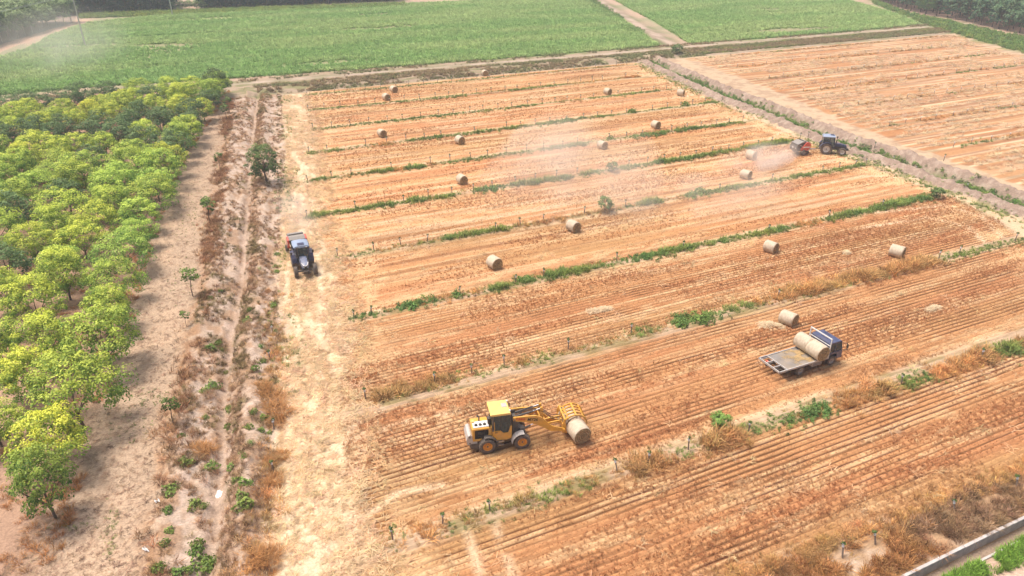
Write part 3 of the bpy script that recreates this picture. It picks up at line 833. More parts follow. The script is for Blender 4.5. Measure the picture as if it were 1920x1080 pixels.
# left ditch: brown dead weeds on its road side, orange dry grass by the field, scattered green
def strip_pts(xf, y0, y1, n, sd, off=0.):
    Y = y0 + (y1 - y0) * rng.uniform(0, 1, n); return xf(Y) + off + rng.normal(0, sd, n), Y
x, y = strip_pts(x_bankL, 26, 143, 2300, .55, .25)
k = (fbm(x * .4, y * .25, 155) > .45) & (rng.uniform(0, 1, len(x)) < np.where(y < 55, .45, 1.0))
DEADX, DEADY = x[k], y[k]
x, y = strip_pts(x_bankR, 24, 60, 520, .55, -.1)
k = fbm(x * .4, y * .16, 156) > .45
acc['d'].append(np.stack([x[k], y[k], rng.uniform(.4, .95, k.sum())], 1))
Y = 26 + 117 * rng.uniform(0, 1, 11000); t = rng.uniform(0, 1, len(Y)); X = x_bankL(Y) + (x_bankR(Y) - x_bankL(Y)) * t
k = (fbm(X * 1.1, Y * .5, 157) > .46) & (np.abs(X - x_trench(Y)) > .25)
BKX, BKY = X[k], Y[k]
x, y = strip_pts(x_trench, 26, 142, 2600, .32, 1.0)
k = fbm(x * 1.2, y * .6, 153) > .38
BKX = np.concatenate([BKX, x[k]]); BKY = np.concatenate([BKY, y[k]])
x, y = strip_pts(x_bankR, 44, 142, 900, .8, .5)
acc['g'].append(np.stack([x, y, rng.uniform(.3, .75, len(x))], 1)[fbm(x * .3, y * .13, 158) > .52])
# green patches on the dirt road
for (u, v, ru, rv, n) in ((380, 380, 22, 45, 150), (350, 415, 18, 30, 90), (285, 745, 28, 20, 70), (235, 800, 30, 25, 60), (212, 985, 6, 30, 30), (340, 525, 14, 40, 60), (205, 1020, 8, 30, 30), (410, 300, 10, 30, 60), (130, 985, 25, 12, 40)):
    q = np.array([W(u + ru * rng.normal(), v + rv * rng.normal() * .6) for _ in range(n)])
    acc['g'].append(np.stack([q[:, 0], q[:, 1], rng.uniform(.15, .35, n)], 1))
# green cover of the right ditch channel and headland
x, y = strip_pts(x_chan, 40, 141, 2400, .55, -.1)
k = fbm(x * .3, y * .1, 159) > .40
acc['w'].append(np.stack([x, y, rng.uniform(.5, 1.1, len(x))], 1)[k])
x, y = strip_pts(x_chan, 40, 141, 1200, .8, -4.2)
k = fbm(x * .3, y * .12, 160) > .50
acc['g'].append(np.stack([x, y, rng.uniform(.4, .8, len(x))], 1)[k])
# far bank between field and green crop
x = rng.uniform(14, 118, 6500); y = rng.uniform(143.2, 153.5, 6500)
k = fbm(x * .25, y * .4, 161) > .36
FBX, FBY = x[k], y[k]
acc['g'].append(np.stack([x + .3, y + .2, rng.uniform(.5, 1.0, len(x))], 1)[k & (rng.uniform(0, 1, len(x)) < .12)])
x = rng.uniform(118, 225, 6000); y = 145 + rng.uniform(0, 8, 6000)
FBX = np.concatenate([FBX, x]); FBY = np.concatenate([FBY, y])
acc['g'].append(np.stack([x, y, rng.uniform(.7, 1.2, len(x))], 1)[fbm(x * .1, y * .3, 162) > .52])
x, y = strip_pts(x_tr1, 158, 290, 2500, 1.6, -3.2)
acc['w'].append(np.stack([x, y, rng.uniform(.9, 1.6, len(x))], 1)[fbm(x * .15, y * .08, 163) > .52])
# bank of rank green weeds in front of the right wood
x0, y0 = GBANK.min(0); x1, y1 = GBANK.max(0)
n = int((x1 - x0) * (y1 - y0) * 1.6)
P = np.stack([rng.uniform(x0, x1, n), rng.uniform(y0, y1, n)], 1)
P = P[inside(GBANK, P[:, 0], P[:, 1])]
acc['w'].append(np.stack([P[:, 0], P[:, 1], rng.uniform(1.3, 2.4, len(P)) * (.6 + .8 * fbm(P[:, 0] * .1, P[:, 1] * .1, 164))], 1))
# tufts along the post rows of the field beyond the ditch
for ry in ROWY[2:]:
    a = float(x_rfield(ry)) + 6; b = min(float(x_rfR(ry)) - 3, 200)
    n = int((b - a) * 5); x = rng.uniform(a, b, n); y = ry + 1.0 + rng.normal(0, .35, n)
    g = fbm(x * .13, y * .05, 168)
    for key, m in (('d', (g > .5)), ('g', (g < .40))):
        acc[key].append(np.stack([x, y, rng.uniform(.5, 1.0, n)], 1)[m])
# ragged grass edge of the big green field, under the far trees
P = np.array([W(u, v) for u, v in zip(rng.uniform(150, 720, 1800), rng.uniform(0, 1, 1800))])
us = rng.uniform(150, 760, 2200)
P = np.array([W(u, 33 - .036 * (u - 150) + rng.uniform(-5, 2)) for u in us])
acc['g'].append(np.stack([P[:, 0], P[:, 1], rng.uniform(1.6, 3.0, len(P))], 1))

def put(key, name, label, colr, meshes, s=.2, tilt=.15):
    A = np.concatenate(acc[key]); k = visible(A[:, 0], A[:, 1], 8); A = A[k]
    tn = jit(colr, len(A), s)
    g_ = fbm(A[:, 0] * .5, A[:, 1] * .9, 175)[:, None]
    tn = tn * (1 + (g_ - .5) * np.array([1.1, .5, .3]) * (1 if key != 'd' else -.5))
    scatter(name, label, on_land(A[:, 0], A[:, 1], -.02), A[:, 2], tn, meshes, tilt)
put('g', 'grass', 'green grass growing along the post rows, ditches and tracks', C(.24, .31, .085), T_GRASS)
put('d', 'dry_grass', 'dry golden-brown grass along the post rows and ditch edges', C(.55, .335, .14), T_DRY, .25)
put('w', 'weeds', 'leafy green weeds along the post rows and ditch', C(.20, .305, .08), T_WEED)
x = rng.uniform(-30, 225, 2600); y = 158.6 + rng.normal(0, .9, 2600)
k = fbm(x * .2, y * .3, 176) > .45
FBX = np.concatenate([FBX, x[k]]); FBY = np.concatenate([FBY, y[k]])
nn = len(FBX)
scatter('bank_weeds', 'greyish dry weeds on the far bank between stubble and green crop', on_land(FBX, FBY), rng.uniform(.6, 1.25, nn), jit(mix(np.tile(C(.33, .25, .15), (nn, 1)), C(.24, .255, .12), sst(.4, .62, fbm(FBX * .1, FBY * .3, 169))), nn, .2), T_DRY + T_GRASS, .2)
nn = len(VX)
scatter('dead_weeds', 'rust-brown dead weeds covering the verge above the concrete wall', on_land(VX, VY), rng.uniform(.6, 1.15, nn), jit(mix(np.tile(C(.42, .22, .085), (nn, 1)), C(.33, .205, .115), sst(.45, .6, fbm(VX * .3, VY * .3, 165))) * np.where(rng.uniform(0, 1, nn)[:, None] < .3, C(1.25, 1.35, 1.5), np.where(rng.uniform(0, 1, nn)[:, None] < .3, C(.6, .6, .62), 1.0)), nn, .22), T_BUSH + T_DRY, .3)
nn = len(DEADX)
scatter('dead_stalks', 'brown dead weed stalks on the road side of the left ditch', on_land(DEADX, DEADY), rng.uniform(.4, 1.15, nn), jit(C(.36, .205, .11), nn, .25), T_DRY, .3)
nn = len(BKX)
scatter('bank_grass', 'thin dry brown grass over the crumbly left ditch banks', on_land(BKX, BKY), rng.uniform(.25, .72, nn), jit(mix(np.tile(C(.46, .315, .195), (nn, 1)), C(.28, .23, .11), sst(.5, .64, fbm(BKX * .5, BKY * .3, 154))) * np.where(rng.uniform(0, 1, nn)[:, None] < .4, C(.65, .58, .52), 1.0), nn, .25), T_DRY, .3)
# bright grass below the wall
n = 2600
X = rng.uniform(24, 52, n); Y = 13.62 + rng.normal(0, .28, n) - .02 * (X - 34)
k = (Y < 13.95) & (fbm(X * .5, Y, 166) > .32)
X, Y = X[k], Y[k]
scatter('verge_grass', 'bright green grass between the kerb and the dirt roadside', on_land(X, Y), rng.uniform(.5, 1.0, len(X)), jit(C(.22, .37, .06), len(X), .22), T_GRASS, .25)
# orange dry grass under orchard trees
n = 5200
Y = rng.uniform(34, 150, n); X = x_orch(Y) + .6 - 34 * rng.uniform(0, 1, n) ** 1.6
k = (fbm(X * .2, Y * .45, 167) > .50) & visible(X, Y, 6)
X, Y = X[k], Y[k]
scatter('orchard_dry_grass', 'orange dry grass under the orchard trees', on_land(X, Y), rng.uniform(.45, .95, len(X)), jit(C(.50, .25, .09), len(X), .15), T_DRY, .15)
# small clods and litter of leaves on the dirt road
n = 9000
Y = 26 + 112 * rng.uniform(0, 1, n) ** 1.4; t = rng.uniform(-.4, 1, n); X = x_orch(Y) + (x_bankL(Y) - x_orch(Y)) * t
k = visible(X, Y); X, Y = X[k], Y[k]
scatter('ground_litter', 'dry leaf litter and crumbs of straw on the dirt road', on_land(X, Y, .01), rng.uniform(.25, .6, len(X)), jit(C(.33, .215, .14), len(X), .3), T_STRAW, .3)

# ---- the green crop fields
for P, sp, lb in ((CORN1, .66, 'young green maize covering the large field behind the stubble'), (CORN2, .72, 'young green maize in the field behind the right stubble')):
    x0, y0 = P.min(0); x1, y1 = P.max(0)
    x1 = min(x1, 330); y1 = min(y1, 330)
    xs = np.arange(x0, x1, sp * 1.1); ys = np.arange(y0, y1, sp)
    X, Y = np.meshgrid(xs, ys); X = X.ravel(); Y = Y.ravel()
    X = X + rng.normal(0, .22, len(X)); Y = Y + rng.normal(0, .10, len(Y))
    k = visible(X, Y, 2) & inside(P, X, Y)
    bare = fbm(X * .03, Y * .09, 99)
    k &= (bare < .69 + rng.uniform(0, .14, len(X))) & (rng.uniform(0, 1, len(X)) < 1 - .85 * ((vn(X * .006, Y * .32, 170) > .86)))
    X, Y = X[k], Y[k]
    tint = mix(np.tile(C(.27, .435, .14), (len(X), 1)), C(.37, .49, .185), sst(.3, .7, fbm(X * .03, Y * .12, 171)))
    scatter('corn_crop', lb, on_land(X, Y), rng.uniform(.75, 1.2, len(X)) * (1.15 if sp < .7 else 1.1), tint * (1 + rng.normal(0, .13, (len(X), 1))), T_CORN, .1)

# ------------------------------------------------------------------ trees
def crown_mesh(name, seed, rad, hgt, n_cl, per, leaf, cl_r, c_in, c_out, top_bias=.55, flat=.75, zmin=-.55, shell=.35):
    """foliage in many clumps over an uneven crown; clump tops mix yellow young growth with painted light, lower leaves with shade"""
    rr = np.random.default_rng(seed)
    P = []; N = []; K = []; S = []
    for i in range(n_cl):
        while True:
            d = rr.normal(size=3); d /= np.linalg.norm(d)
            if d[2] > zmin: break
        r = rr.uniform(.55, 1.0) ** .45
        lob = 1 + .22 * math.sin(3 * math.atan2(d[1], d[0]) + seed) + .12 * math.sin(7 * math.atan2(d[1], d[0]) + 2 * seed)
        c = np.array([d[0] * rad * lob, d[1] * rad * lob, d[2] * hgt * flat]) * r
        cr = cl_r * rr.uniform(.65, 1.3)
        m = int(per * rr.uniform(.7, 1.3))
        q = rr.normal(size=(m, 3)); q /= np.linalg.norm(q, axis=1)[:, None]
        q[:, 2] = np.abs(q[:, 2]) * .9 - .25 * (rr.uniform(size=m) < .3)
        sh = rr.uniform(shell, 1.0, m) ** .5
        P.append(c + q * (sh * cr)[:, None] * np.array([1, 1, .85]))
        N.append(q * .8 + rr.normal(size=(m, 3)) * .38 + np.array([0, 0, .5]) + d * .25)
        young = np.clip(.12 + .85 * q[:, 2] * sh + rr.normal(0, .14, m) + top_bias * (d[2] * r - .30) + rr.normal(0, .2), 0, 1)  # young yellow growth, plus lit tops and shaded crevices put into leaf colour
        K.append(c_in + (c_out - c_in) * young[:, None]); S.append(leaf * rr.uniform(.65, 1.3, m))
    return leaves(name, np.concatenate(P), np.concatenate(N), np.concatenate(S), np.concatenate(K), rr, M_LEAF)

def trunk_mesh(name, seed, h, r, rad, top, bark, limbs=6):
    rr = random.Random(seed)
    mb = MB()
    pts = [(0, 0, -.2), (rr.uniform(-.05, .05), rr.uniform(-.05, .05), h * .5), (rr.uniform(-.12, .12), rr.uniform(-.12, .12), h)]
    mb.tube(pts, [r * 1.25, r, r * .85], 8)
    for i in range(limbs):
        a = 2 * PI * i / limbs + rr.uniform(-.4, .4)
        e = rr.uniform(.45, .8)
        mid = (pts[2][0] + math.cos(a) * rad * e * .4, pts[2][1] + math.sin(a) * rad * e * .4, h + (top - h) * rr.uniform(.25, .4))
        end = (math.cos(a) * rad * e, math.sin(a) * rad * e, h + (top - h) * rr.uniform(.45, .8))
        mb.tube([pts[2], mid, end], [r * .6, r * .4, r * .14], 5)
    mb.tube([pts[2], (0, 0, top * .85)], [r * .7, r * .15], 5)
    return mb.mesh(name, bark, True)

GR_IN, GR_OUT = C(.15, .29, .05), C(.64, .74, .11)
ORCH = []
for k in range(6):
    rad = 2.15 + .12 * (k % 3)
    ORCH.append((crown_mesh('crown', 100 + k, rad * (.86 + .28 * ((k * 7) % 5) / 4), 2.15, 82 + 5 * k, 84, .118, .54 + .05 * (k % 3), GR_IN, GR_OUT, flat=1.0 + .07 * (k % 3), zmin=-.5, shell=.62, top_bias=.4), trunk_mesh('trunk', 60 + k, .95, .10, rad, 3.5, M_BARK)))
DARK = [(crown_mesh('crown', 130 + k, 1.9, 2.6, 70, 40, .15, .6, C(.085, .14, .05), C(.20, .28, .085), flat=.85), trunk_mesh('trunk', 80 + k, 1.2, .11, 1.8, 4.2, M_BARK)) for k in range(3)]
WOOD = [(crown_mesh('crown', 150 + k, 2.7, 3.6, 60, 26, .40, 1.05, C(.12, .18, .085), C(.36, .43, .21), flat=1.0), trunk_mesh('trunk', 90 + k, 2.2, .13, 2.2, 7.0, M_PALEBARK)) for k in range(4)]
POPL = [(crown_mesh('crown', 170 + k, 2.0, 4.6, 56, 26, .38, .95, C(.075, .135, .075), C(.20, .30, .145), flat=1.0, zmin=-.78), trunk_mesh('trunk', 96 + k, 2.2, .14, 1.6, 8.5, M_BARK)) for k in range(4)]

def tree(name, proto, x, y, s, sz, tint, label, group, ch, rz=None):
    t = empty(name, (x, y, hz(x, y)), random.uniform(0, 6.28) if rz is None else rz, label, 'tree', group)
    t.scale = (s, s, s * sz)
    c = link('crown', proto[0], t); c.location = (0, 0, ch); c.color = (*tint, 1)
    link('trunk', proto[1], t)
    return t

def tint_of(y=0.0, b=1.0):
    """y > 0 yellower, y < 0 bluer"""
    return (b * (1 + .25 * y), b * (1 + .03 * y), b * (1 - .25 * y))

# trees at the near corner of the orchard one can point at: (u, v of crown centre, size, yellow, brightness, label)
NEAR = [(78, 905, .82, -.35, .70, 'small dark green tree at the near tip of the orchard, its thin trunk showing'),
        (95, 828, .92, .7, 1.08, 'bright yellow-green tree just behind the dark tree at the orchard tip'),
        (136, 738, 1.12, .1, .92, 'broad mid-green tree standing out toward the dirt road, third from the orchard tip'),
        (52, 702, .90, .6, 1.1, 'yellow-green tree left of the broad mid-green tree near the orchard tip'),
        (190, 634, 1.08, -.05, .92, 'tall dense green orchard tree on the road edge right of a bare brown gap'),
        (86, 642, .92, .35, 1.05, 'light green tree left of the tall dense tree on the orchard road edge'),
        (203, 578, .90, .1, .98, 'green tree right behind the tall dense tree on the orchard road edge'),
        (64, 568, .98, .35, 1.05, 'light green tree with visible trunk at the front of the brown orchard gap'),
        (214, 530, .86, -.1, .95, 'green road-edge tree level with the far end of the brown orchard gap'),
        (-8, 640, .8, .0, .95, 'green tree cut by the left picture edge beside the brown orchard gap'),
        (-14, 795, .72, .2, 1.0, 'green tree cut by the left picture edge, lowest on that edge'),
        (118, 516, .98, .3, 1.03, 'light green tree behind the brown orchard gap, left of the road-edge trees'),
        (8, 545, .9, .3, 1.0, 'light green tree at the left edge just above the brown orchard gap')]
occupied = []
for i, (u, v, s, yl, br, lb) in enumerate(NEAR):
    s *= .90
    sz = 1.42 if i == 0 else 1.1
    x, y = W(u, v, 2.5 * s * sz)
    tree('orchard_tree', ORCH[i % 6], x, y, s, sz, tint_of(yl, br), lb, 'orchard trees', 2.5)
    occupied.append((x, y))
SAPL_EDGE = {}
cnt = 0
Y = 61.5
ri = 0
while Y < 148:
    dark_row = 117 < Y < 124.5
    x = float(x_orch(Y)) - .5 + random.uniform(-.5, .3)
    first = True; ci = 0
    while x > -15.5 - .134 * (Y - 34.3) - 3:
        px, py = x + random.uniform(-.45, .45), Y + random.uniform(-.5, .5)
        if all(math.hypot(px - a, py - b) > 3.1 for a, b in occupied):
            lum = vn(np.array([px * .11]), np.array([py * .11]), 200)[0]
            yl = .05 + 1.1 * (lum - .42) + random.gauss(0, .22)
            dk = dark_row or random.random() < .10 or (Y > 139 and px < -9)
            near_edge = 'on the dirt road edge of the orchard' if first else None
            band = 'nearest third' if Y < 88 else ('middle third' if Y < 117 else 'farthest third')
            if dk:
                lb = ('dark blue-green tree in the dense dark row across the orchard' if dark_row else
                      ('dark green tree in the dense dark corner at the far left of the orchard' if (Y > 139 and px < -9) else 'dark bluish tree, %s from the dirt road, %s orchard row past the gap' % (ordw(ci), ordw(ri))))
                tree('orchard_tree', random.choice(DARK), px, py, random.uniform(.85, 1.05), 1.0, tint_of(-.35, random.uniform(.9, 1.15)), lb, 'dark orchard trees', 2.5)
            else:
                s = random.uniform(.70, .92) if Y < 80 else random.uniform(.76, 1.0)
                lb = '%s tree, %s from the dirt road, %s orchard row past the gap' % ('green' if first else 'yellow-green', ordw(ci), ordw(ri))
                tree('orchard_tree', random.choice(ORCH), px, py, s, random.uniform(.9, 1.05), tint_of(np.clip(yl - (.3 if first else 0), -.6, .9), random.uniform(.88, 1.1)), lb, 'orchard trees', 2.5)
            cnt += 1
        x -= random.uniform(4.1, 4.9)
        first = False; ci += 1
    Y += random.uniform(4.4, 4.9)
    ri += 1
# lone dark tree at the far end of the road
x, y = W(411, 184)
tree('orchard_tree', DARK[1], x, y, 1.12, 1.05, tint_of(-.2, .95), 'dark round tree alone at the far end of the dirt road', 'dark orchard trees', 2.5)
x, y = W(501, 345)
lone = crown_mesh('crown', 190, 1.85, 2.4, 84, 52, .14, .5, C(.07, .13, .04), C(.19, .27, .075), flat=1.0, zmin=-.7)
tree('ditch_tree', (lone, trunk_mesh('trunk', 99, 1.1, .12, 1.6, 4.2, M_BARK, 8)), x, y, 1.0, 1.0, (1, 1, 1), 'lone leafy green tree growing on the left ditch bank', None, 2.5)

# saplings along the left ditch
sap_c = [crown_mesh('crown', 210 + k, .62, .75, 22, 20, .13, .26, C(.09, .16, .035), C(.24, .36, .075), flat=1.0, zmin=-.8) for k in range(2)]
sap_t = trunk_mesh('trunk', 77, 1.5, .035, .4, 2.0, M_BARK, 4)
for i, (u, v, s, br, lb) in enumerate([(362, 556, 1.05, 1.15, 'thin-stemmed sapling with round bright crown beside the dirt road'), (350, 612, .55, .9, 'tiny leaning sapling just below the bright round sapling'), (327, 800, .8, .7, 'sparse sapling with few leaves on the ditch edge, nearest of the saplings'),
                                     (395, 420, 1.1, .95, 'sapling midway along the dead weeds of the ditch edge'), (392, 400, .75, .9, 'small sapling close behind the sapling midway along the ditch edge'), (413, 318, .85, .8, 'slim dark sapling on the ditch edge across from the lone ditch tree'),
                                     (425, 225, 1.0, .8, 'slim sapling on the ditch edge near the far end of the dirt road'), (430, 212, 1.0, .85, 'farthest slim sapling on the ditch edge near the road end')]):
    x, y = W(u, v)
    tree('sapling', (sap_c[i % 2], sap_t), x, y, s, 1.0, (br, br, br), lb, 'saplings along the ditch', 1.9)
x, y = W(1134, 398)
bush = crown_mesh('crown', 230, .75, 1.0, 34, 30, .13, .33, C(.12, .19, .06), C(.26, .36, .12))
tree('young_bush', (bush, trunk_mesh('trunk', 78, .4, .04, .5, 1.5, M_BARK, 6)), x, y, 1.0, 1.0, (1, 1, 1), 'single round green bush in a post row, veiled by drifting dust', None, .95)
for (u, v, s, lb) in ((1383, 92, 1.6, 'dark green shrub at the corner where the field tracks meet'), (1755, 372, .9, 'leafy dark shrub at the right end of a post row by the ditch'), (1148, 322, .9, 'rounded grey-green bush in the post row above the dust'), (1349, 800, .75, 'upright bright green weed beside the brown grass mound in the near post row')):
    if u == 1383: u = 1268; v = 104
    x, y = W(u, v)
    t = tree('shrub', (bush, trunk_mesh('trunk', 79, .4, .04, .5, 1.5, M_BARK, 6)), x, y, s, .9, (.75, .8, .7) if s != .75 else (1.1, 1.25, .8), lb, None, .8)
    t['category'] = 'shrub'

# far woods
def wood_rows(edge, nrm_sign, protos, rows, gap, name, label, group, ch, tint, smin, smax, first_lbl):
    pts = [edge[0]]
    for i in range(len(edge) - 1):
        L = np.linalg.norm(edge[i + 1] - edge[i]); k = max(1, int(L / gap))
        for j in range(1, k + 1): pts.append(edge[i] + (edge[i + 1] - edge[i]) * j / k)
    d = edge[-1] - edge[0]; d = d / np.linalg.norm(d); nr = np.array([-d[1], d[0]]) * nrm_sign
    fi = -1
    for r in range(rows):
        for p in pts:
            q = p + nr * (r * gap * 1.05 + 1.5) + np.array([random.uniform(-.6, .6), random.uniform(-.6, .6)])
            if not visible(np.array([q[0]]), np.array([q[1]]), 6)[0]: continue
            b = random.uniform(.85, 1.15)
            fi += r == 0
            tree(name, random.choice(protos), q[0], q[1], random.uniform(smin, smax), random.uniform(.9, 1.1), tuple(b * t for t in tint), '%s, %s along it' % (first_lbl, ordw(fi)) if r == 0 else label, group, ch)
wood_rows(LW_EDGE, 1, WOOD, 8, 4.0, 'wood_tree', 'pale green tree deep in the wood at the upper left', 'trees of the left wood', 4.6, (1.0, 1.05, .95), .85, 1.08, 'light-trunked tree in the front line of the upper left wood')
wood_rows(RW_EDGE, 1, POPL, 5, 4.2, 'poplar_tree', 'blue-green poplar deep in the wood at the upper right', 'poplars of the right wood', 4.9, (1.1, 1.2, 1.15), .85, 1.08, 'blue-green poplar in the front line of the upper right wood')
BELTP = [(crown_mesh('crown', 180 + k, 2.3, 4.6, 60, 24, .42, 1.1, C(.05, .085, .05), C(.12, .18, .09), flat=1.0, zmin=-.97), trunk_mesh('trunk', 88 + k, 1.2, .14, 1.6, 8.0, M_BARK)) for k in range(3)]
BELT = poly([(100, 31), (160, 27), (240, 23), (322, 19)])
BELT2 = poly([(385, 17), (500, 12), (620, 7), (740, 2)])
for bl, lb in ((BELT, 'dark tree of the far belt left of its gap'), (BELT2, 'dark tree of the far belt right of its gap')):
    wood_rows(bl, 1, BELTP, 6, 3.3, 'belt_tree', lb, 'dark far tree belt', 4.6, (1, 1, 1.05), .95, 1.3, lb)
for i in range(5):
    x, y = W(330 + 13 * i, 19 - .4 * i)
    t = tree('belt_shrub', (WOOD[i % 4][0], WOOD[i % 4][1]), x, y, .5, .8, (1.2, 1.2, 1.0), 'low pale shrub in the gap of the far tree belt', 'pale shrubs in the belt gap', 4.2)
    t['category'] = 'shrub'
x, y = W(1734, 30)
tree('poplar_tree', DARK[0], x, y, 1.35, 1.1, (.8, .95, .8), 'solitary dark tree standing in the green bank before the right wood', None, 2.5)

# ------------------------------------------------------------------ weed clumps and dry bushes on the left ditch bank
weedm = [leafy_mesh('weed_clump', 150, .42, .42, .12, C(.10, .17, .04), C(.24, .36, .085), 300 + k, M_LEAF) for k in range(3)]
dry_m = [tuft_mesh('dry_bush', 420, .62, .62, .022, 1.0, C(.34, .165, .06), C(.62, .34, .13), 320 + k, M_LEAF) for k in range(3)]
def plant(name, me, u, v, s, label, group, cat, tint=(1, 1, 1), sz=1.0):
    x, y = W(u, v)
    o = link(name, me); o.location = (x, y, hz(x, y) - .03); o.scale = (s * random.uniform(.85, 1.2), s * random.uniform(.85, 1.2), s * sz); o.rotation_euler = (0, 0, random.uniform(0, 6.28)); o.color = (*tint, 1)
    return tag(o, label, cat, group)
for (u, v, s) in [(395, 655, 1.2), (408, 640, .8), (413, 652, .7), (419, 684, .6), (397, 720, 1.3), (382, 735, .8), (432, 762, .9), (427, 790, .9), (443, 812, .5), (470, 812, .7), (491, 814, .6), (505, 812, .5), (473, 843, .6), (462, 870, .6), (461, 920, .9), (456, 945, .8), (462, 960, 1.2), (455, 860, .4), (351, 875, .9), (322, 925, 1.2), (316, 960, .7), (365, 945, 1.0), (380, 945, .7), (318, 1000, .7), (311, 1025, .7), (369, 1015, .9), (366, 1030, 1.1), (375, 1050, 1.5), (395, 1042, 1.2), (352, 1068, .8), (298, 1072, 1.1), (332, 1075, .9), (345, 870, .7), (478, 785, .7), (495, 788, .8), (395, 870, .9), (384, 780, .6), (340, 822, .8), (466, 608, .9), (480, 700, .9), (470, 590, .7), (494, 680, .7), (513, 575, .8), (490, 655, .6), (436, 880, .8), (446, 910, .7), (428, 755, .8), (520, 480, .8), (519, 510, .7), (498, 470, .5), (412, 545, .6), (395, 560, .7)]:
    c = random.uniform(.8, 1.15)
    plant('weed_clump', random.choice(weedm), u, v, s * 1.0, 'low green weed clump on the pale left ditch bank', 'weed clumps on the ditch bank', 'weed', (c * random.uniform(.9, 1.25), c, c * .9))
for (u, v, s, sz, lb) in [(492, 735, 1.15, .9, 'rust-orange dry bush at the upper end of the big dry thicket by the ditch'), (510, 752, 1.2, .9, 'rust-orange dry bush in the middle of the big dry thicket by the ditch'), (522, 775, 1.2, 1., 'rust-orange dry bush at the field side of the big dry thicket'), (516, 795, .9, 1., 'rust-orange dry bush at the lower end of the big dry thicket'), (372, 845, 1.0, .7, 'pale orange dry bush between trench and dirt road'), (385, 838, .8, .7, 'smaller pale orange dry bush touching the one between trench and road'),
                         (500, 870, .7, .8, 'small orange dry bush beside a white-capped stake on the ditch bank'), (510, 905, 1.0, .9, 'tan dry bush below the lower stake on the ditch bank'), (505, 1050, 1.1, .9, 'orange-brown dry bush at the bottom picture edge beside the straw track'), (472, 1062, 1.0, .9, 'orange-brown dry bush left of the one at the bottom picture edge'), (498, 548, .6, .6, 'small pale dry bush on the bank level with the tractor'), (525, 855, .7, .7, 'low tan dry bush on the edge of the straw track')]:
    plant('dry_bush', random.choice(dry_m), u, v, s, lb, 'dry bushes on the ditch bank', 'bush', (1, .95, .9), sz)
for (u, v, s, c, lb) in [(470, 840, 1, 0, ''), ]:
    pass
for (u, v, s, lb) in [(1185, 212, 1.9, 'dense rounded green bush in a far post row'), (1285, 199, 1.9, 'dense green bush at the right end of a far post row'), (1145, 262, 1.3, 'green bush just behind the bale above the dust'), (1312, 362, 1.7, 'dense grey-green bush in the middle of a post row right of the dust'), (1318, 605, 1.7, 'dense dark green bush in the post row left of the truck'), (1278, 612, 1.3, 'smaller green bush left of the dense dark bush by the truck')]:
    plant('green_bush', random.choice(weedm), u, v, s, lb, 'green bushes in the post rows', 'bush', (1.0, 1.0, .9))

# ------------------------------------------------------------------ stakes of the post rows
M_STAKE = mat('weathered_stake', (.24, .185, .145), .9, var=.3, scale=12)
M_WHITE = mat('white_wrap', (.78, .76, .74), .7, var=.08)
stake_m = MB().tube([(0, 0, -.15), (.01, 0, .45), (0, .01, .84)], [.05, .045, .04], 7).mesh('stake', M_STAKE)
wrap_m = MB().cyl((0, 0, .66), (0, .01, .845), .07, .062, 8).box((.045, .02, .70), (.09, .05, .1)).mesh('white_wrap', M_WHITE)
sprout_m = [leafy_mesh('sprout', 26, .13, .16, .09, C(.05, .085, .03), C(.14, .22, .05), 340 + k, M_LEAF) for k in range(2)]
def stake(x, y, label, group, lean=0, s=1.0, leafy=True):
    t = empty('stake', (x, y, hz(x, y)), random.uniform(0, 6.28), label, 'stake', group)
    t.rotation_euler = (random.gauss(0, .05) + lean, random.gauss(0, .05), random.uniform(0, .5) if lean else random.uniform(0, 6.28))
    t.scale = (s, s, s * random.uniform(.85, 1.1))
    link('post', stake_m, t); link('white_wrap', wrap_m, t)
    if leafy:
        o = link('sprout', random.choice(sprout_m), t); o.location = (0, 0, .84); o.color = (1, 1, 1, 1)
ORDN = ['nearest', 'second', 'third', 'fourth', 'fifth', 'sixth', 'seventh', 'eighth', 'ninth', 'farthest']
GIVEN = {0: [738, 832, 920, 1160, 1218, 1293, 1406, 1692, 1842], 1: [687, 816, 886, 947, 1067, 1185, 1460, 1762, 1800, 1905], 2: [664, 697, 864, 968, 1020, 1158, 1283, 1442, 1555, 1655, 1764], 3: [634, 702, 753, 803, 930, 977, 1019, 1097, 1174, 1350, 1448, 1543, 1575, 1605, 1625]}
for r in range(10):
    lb = 'short dark stake with white cap in the %s post row counted from the camera' % ORDN[r]
    gp = 'stakes of the %s post row' % ORDN[r]
    if r in GIVEN:
        xs = [row_pt(r, u) for u in GIVEN[r]]
    else:
        a = row_pt(r, ROWV[r][0][0]); b = row_pt(r, ROWV[r][-1][0]); xs = []
        x = a[0] + .4
        while x < b[0] + .5:
            t = (x - a[0]) / (b[0] - a[0]); xs.append((x, a[1] + (b[1] - a[1]) * t)); x += 2.85 + random.uniform(-.35, .35) + (2.8 if random.random() < .1 else 0)
    for si, (x, y) in enumerate(xs):
        stake(x, y + .15, '%s white-capped stake from the left in the %s post row from the camera' % (ordw(si), ORDN[r]), gp, lean=(-.35 if (r, round(x)) in ((0, 20),) else 0), s=1.0)
for si, (u, v) in enumerate(((1579, 1046), (1641, 1020), (1788, 963), (1905, 915))):
    stake(*W(u, v), ordw(si) + ' from the left of the white-wrapped stakes in brown weeds above the wall', 'stakes above the wall', lean=-.2)
for i, (u, v) in enumerate(((514, 805), (512, 885), (512, 625), (507, 672))):
    stake(*W(u, v), ['nearest', 'second nearest', 'farthest', 'second farthest'][[1, 0, 2, 3][i]] + ' white-capped stake on the field side of the left ditch', 'stakes on the left ditch bank')
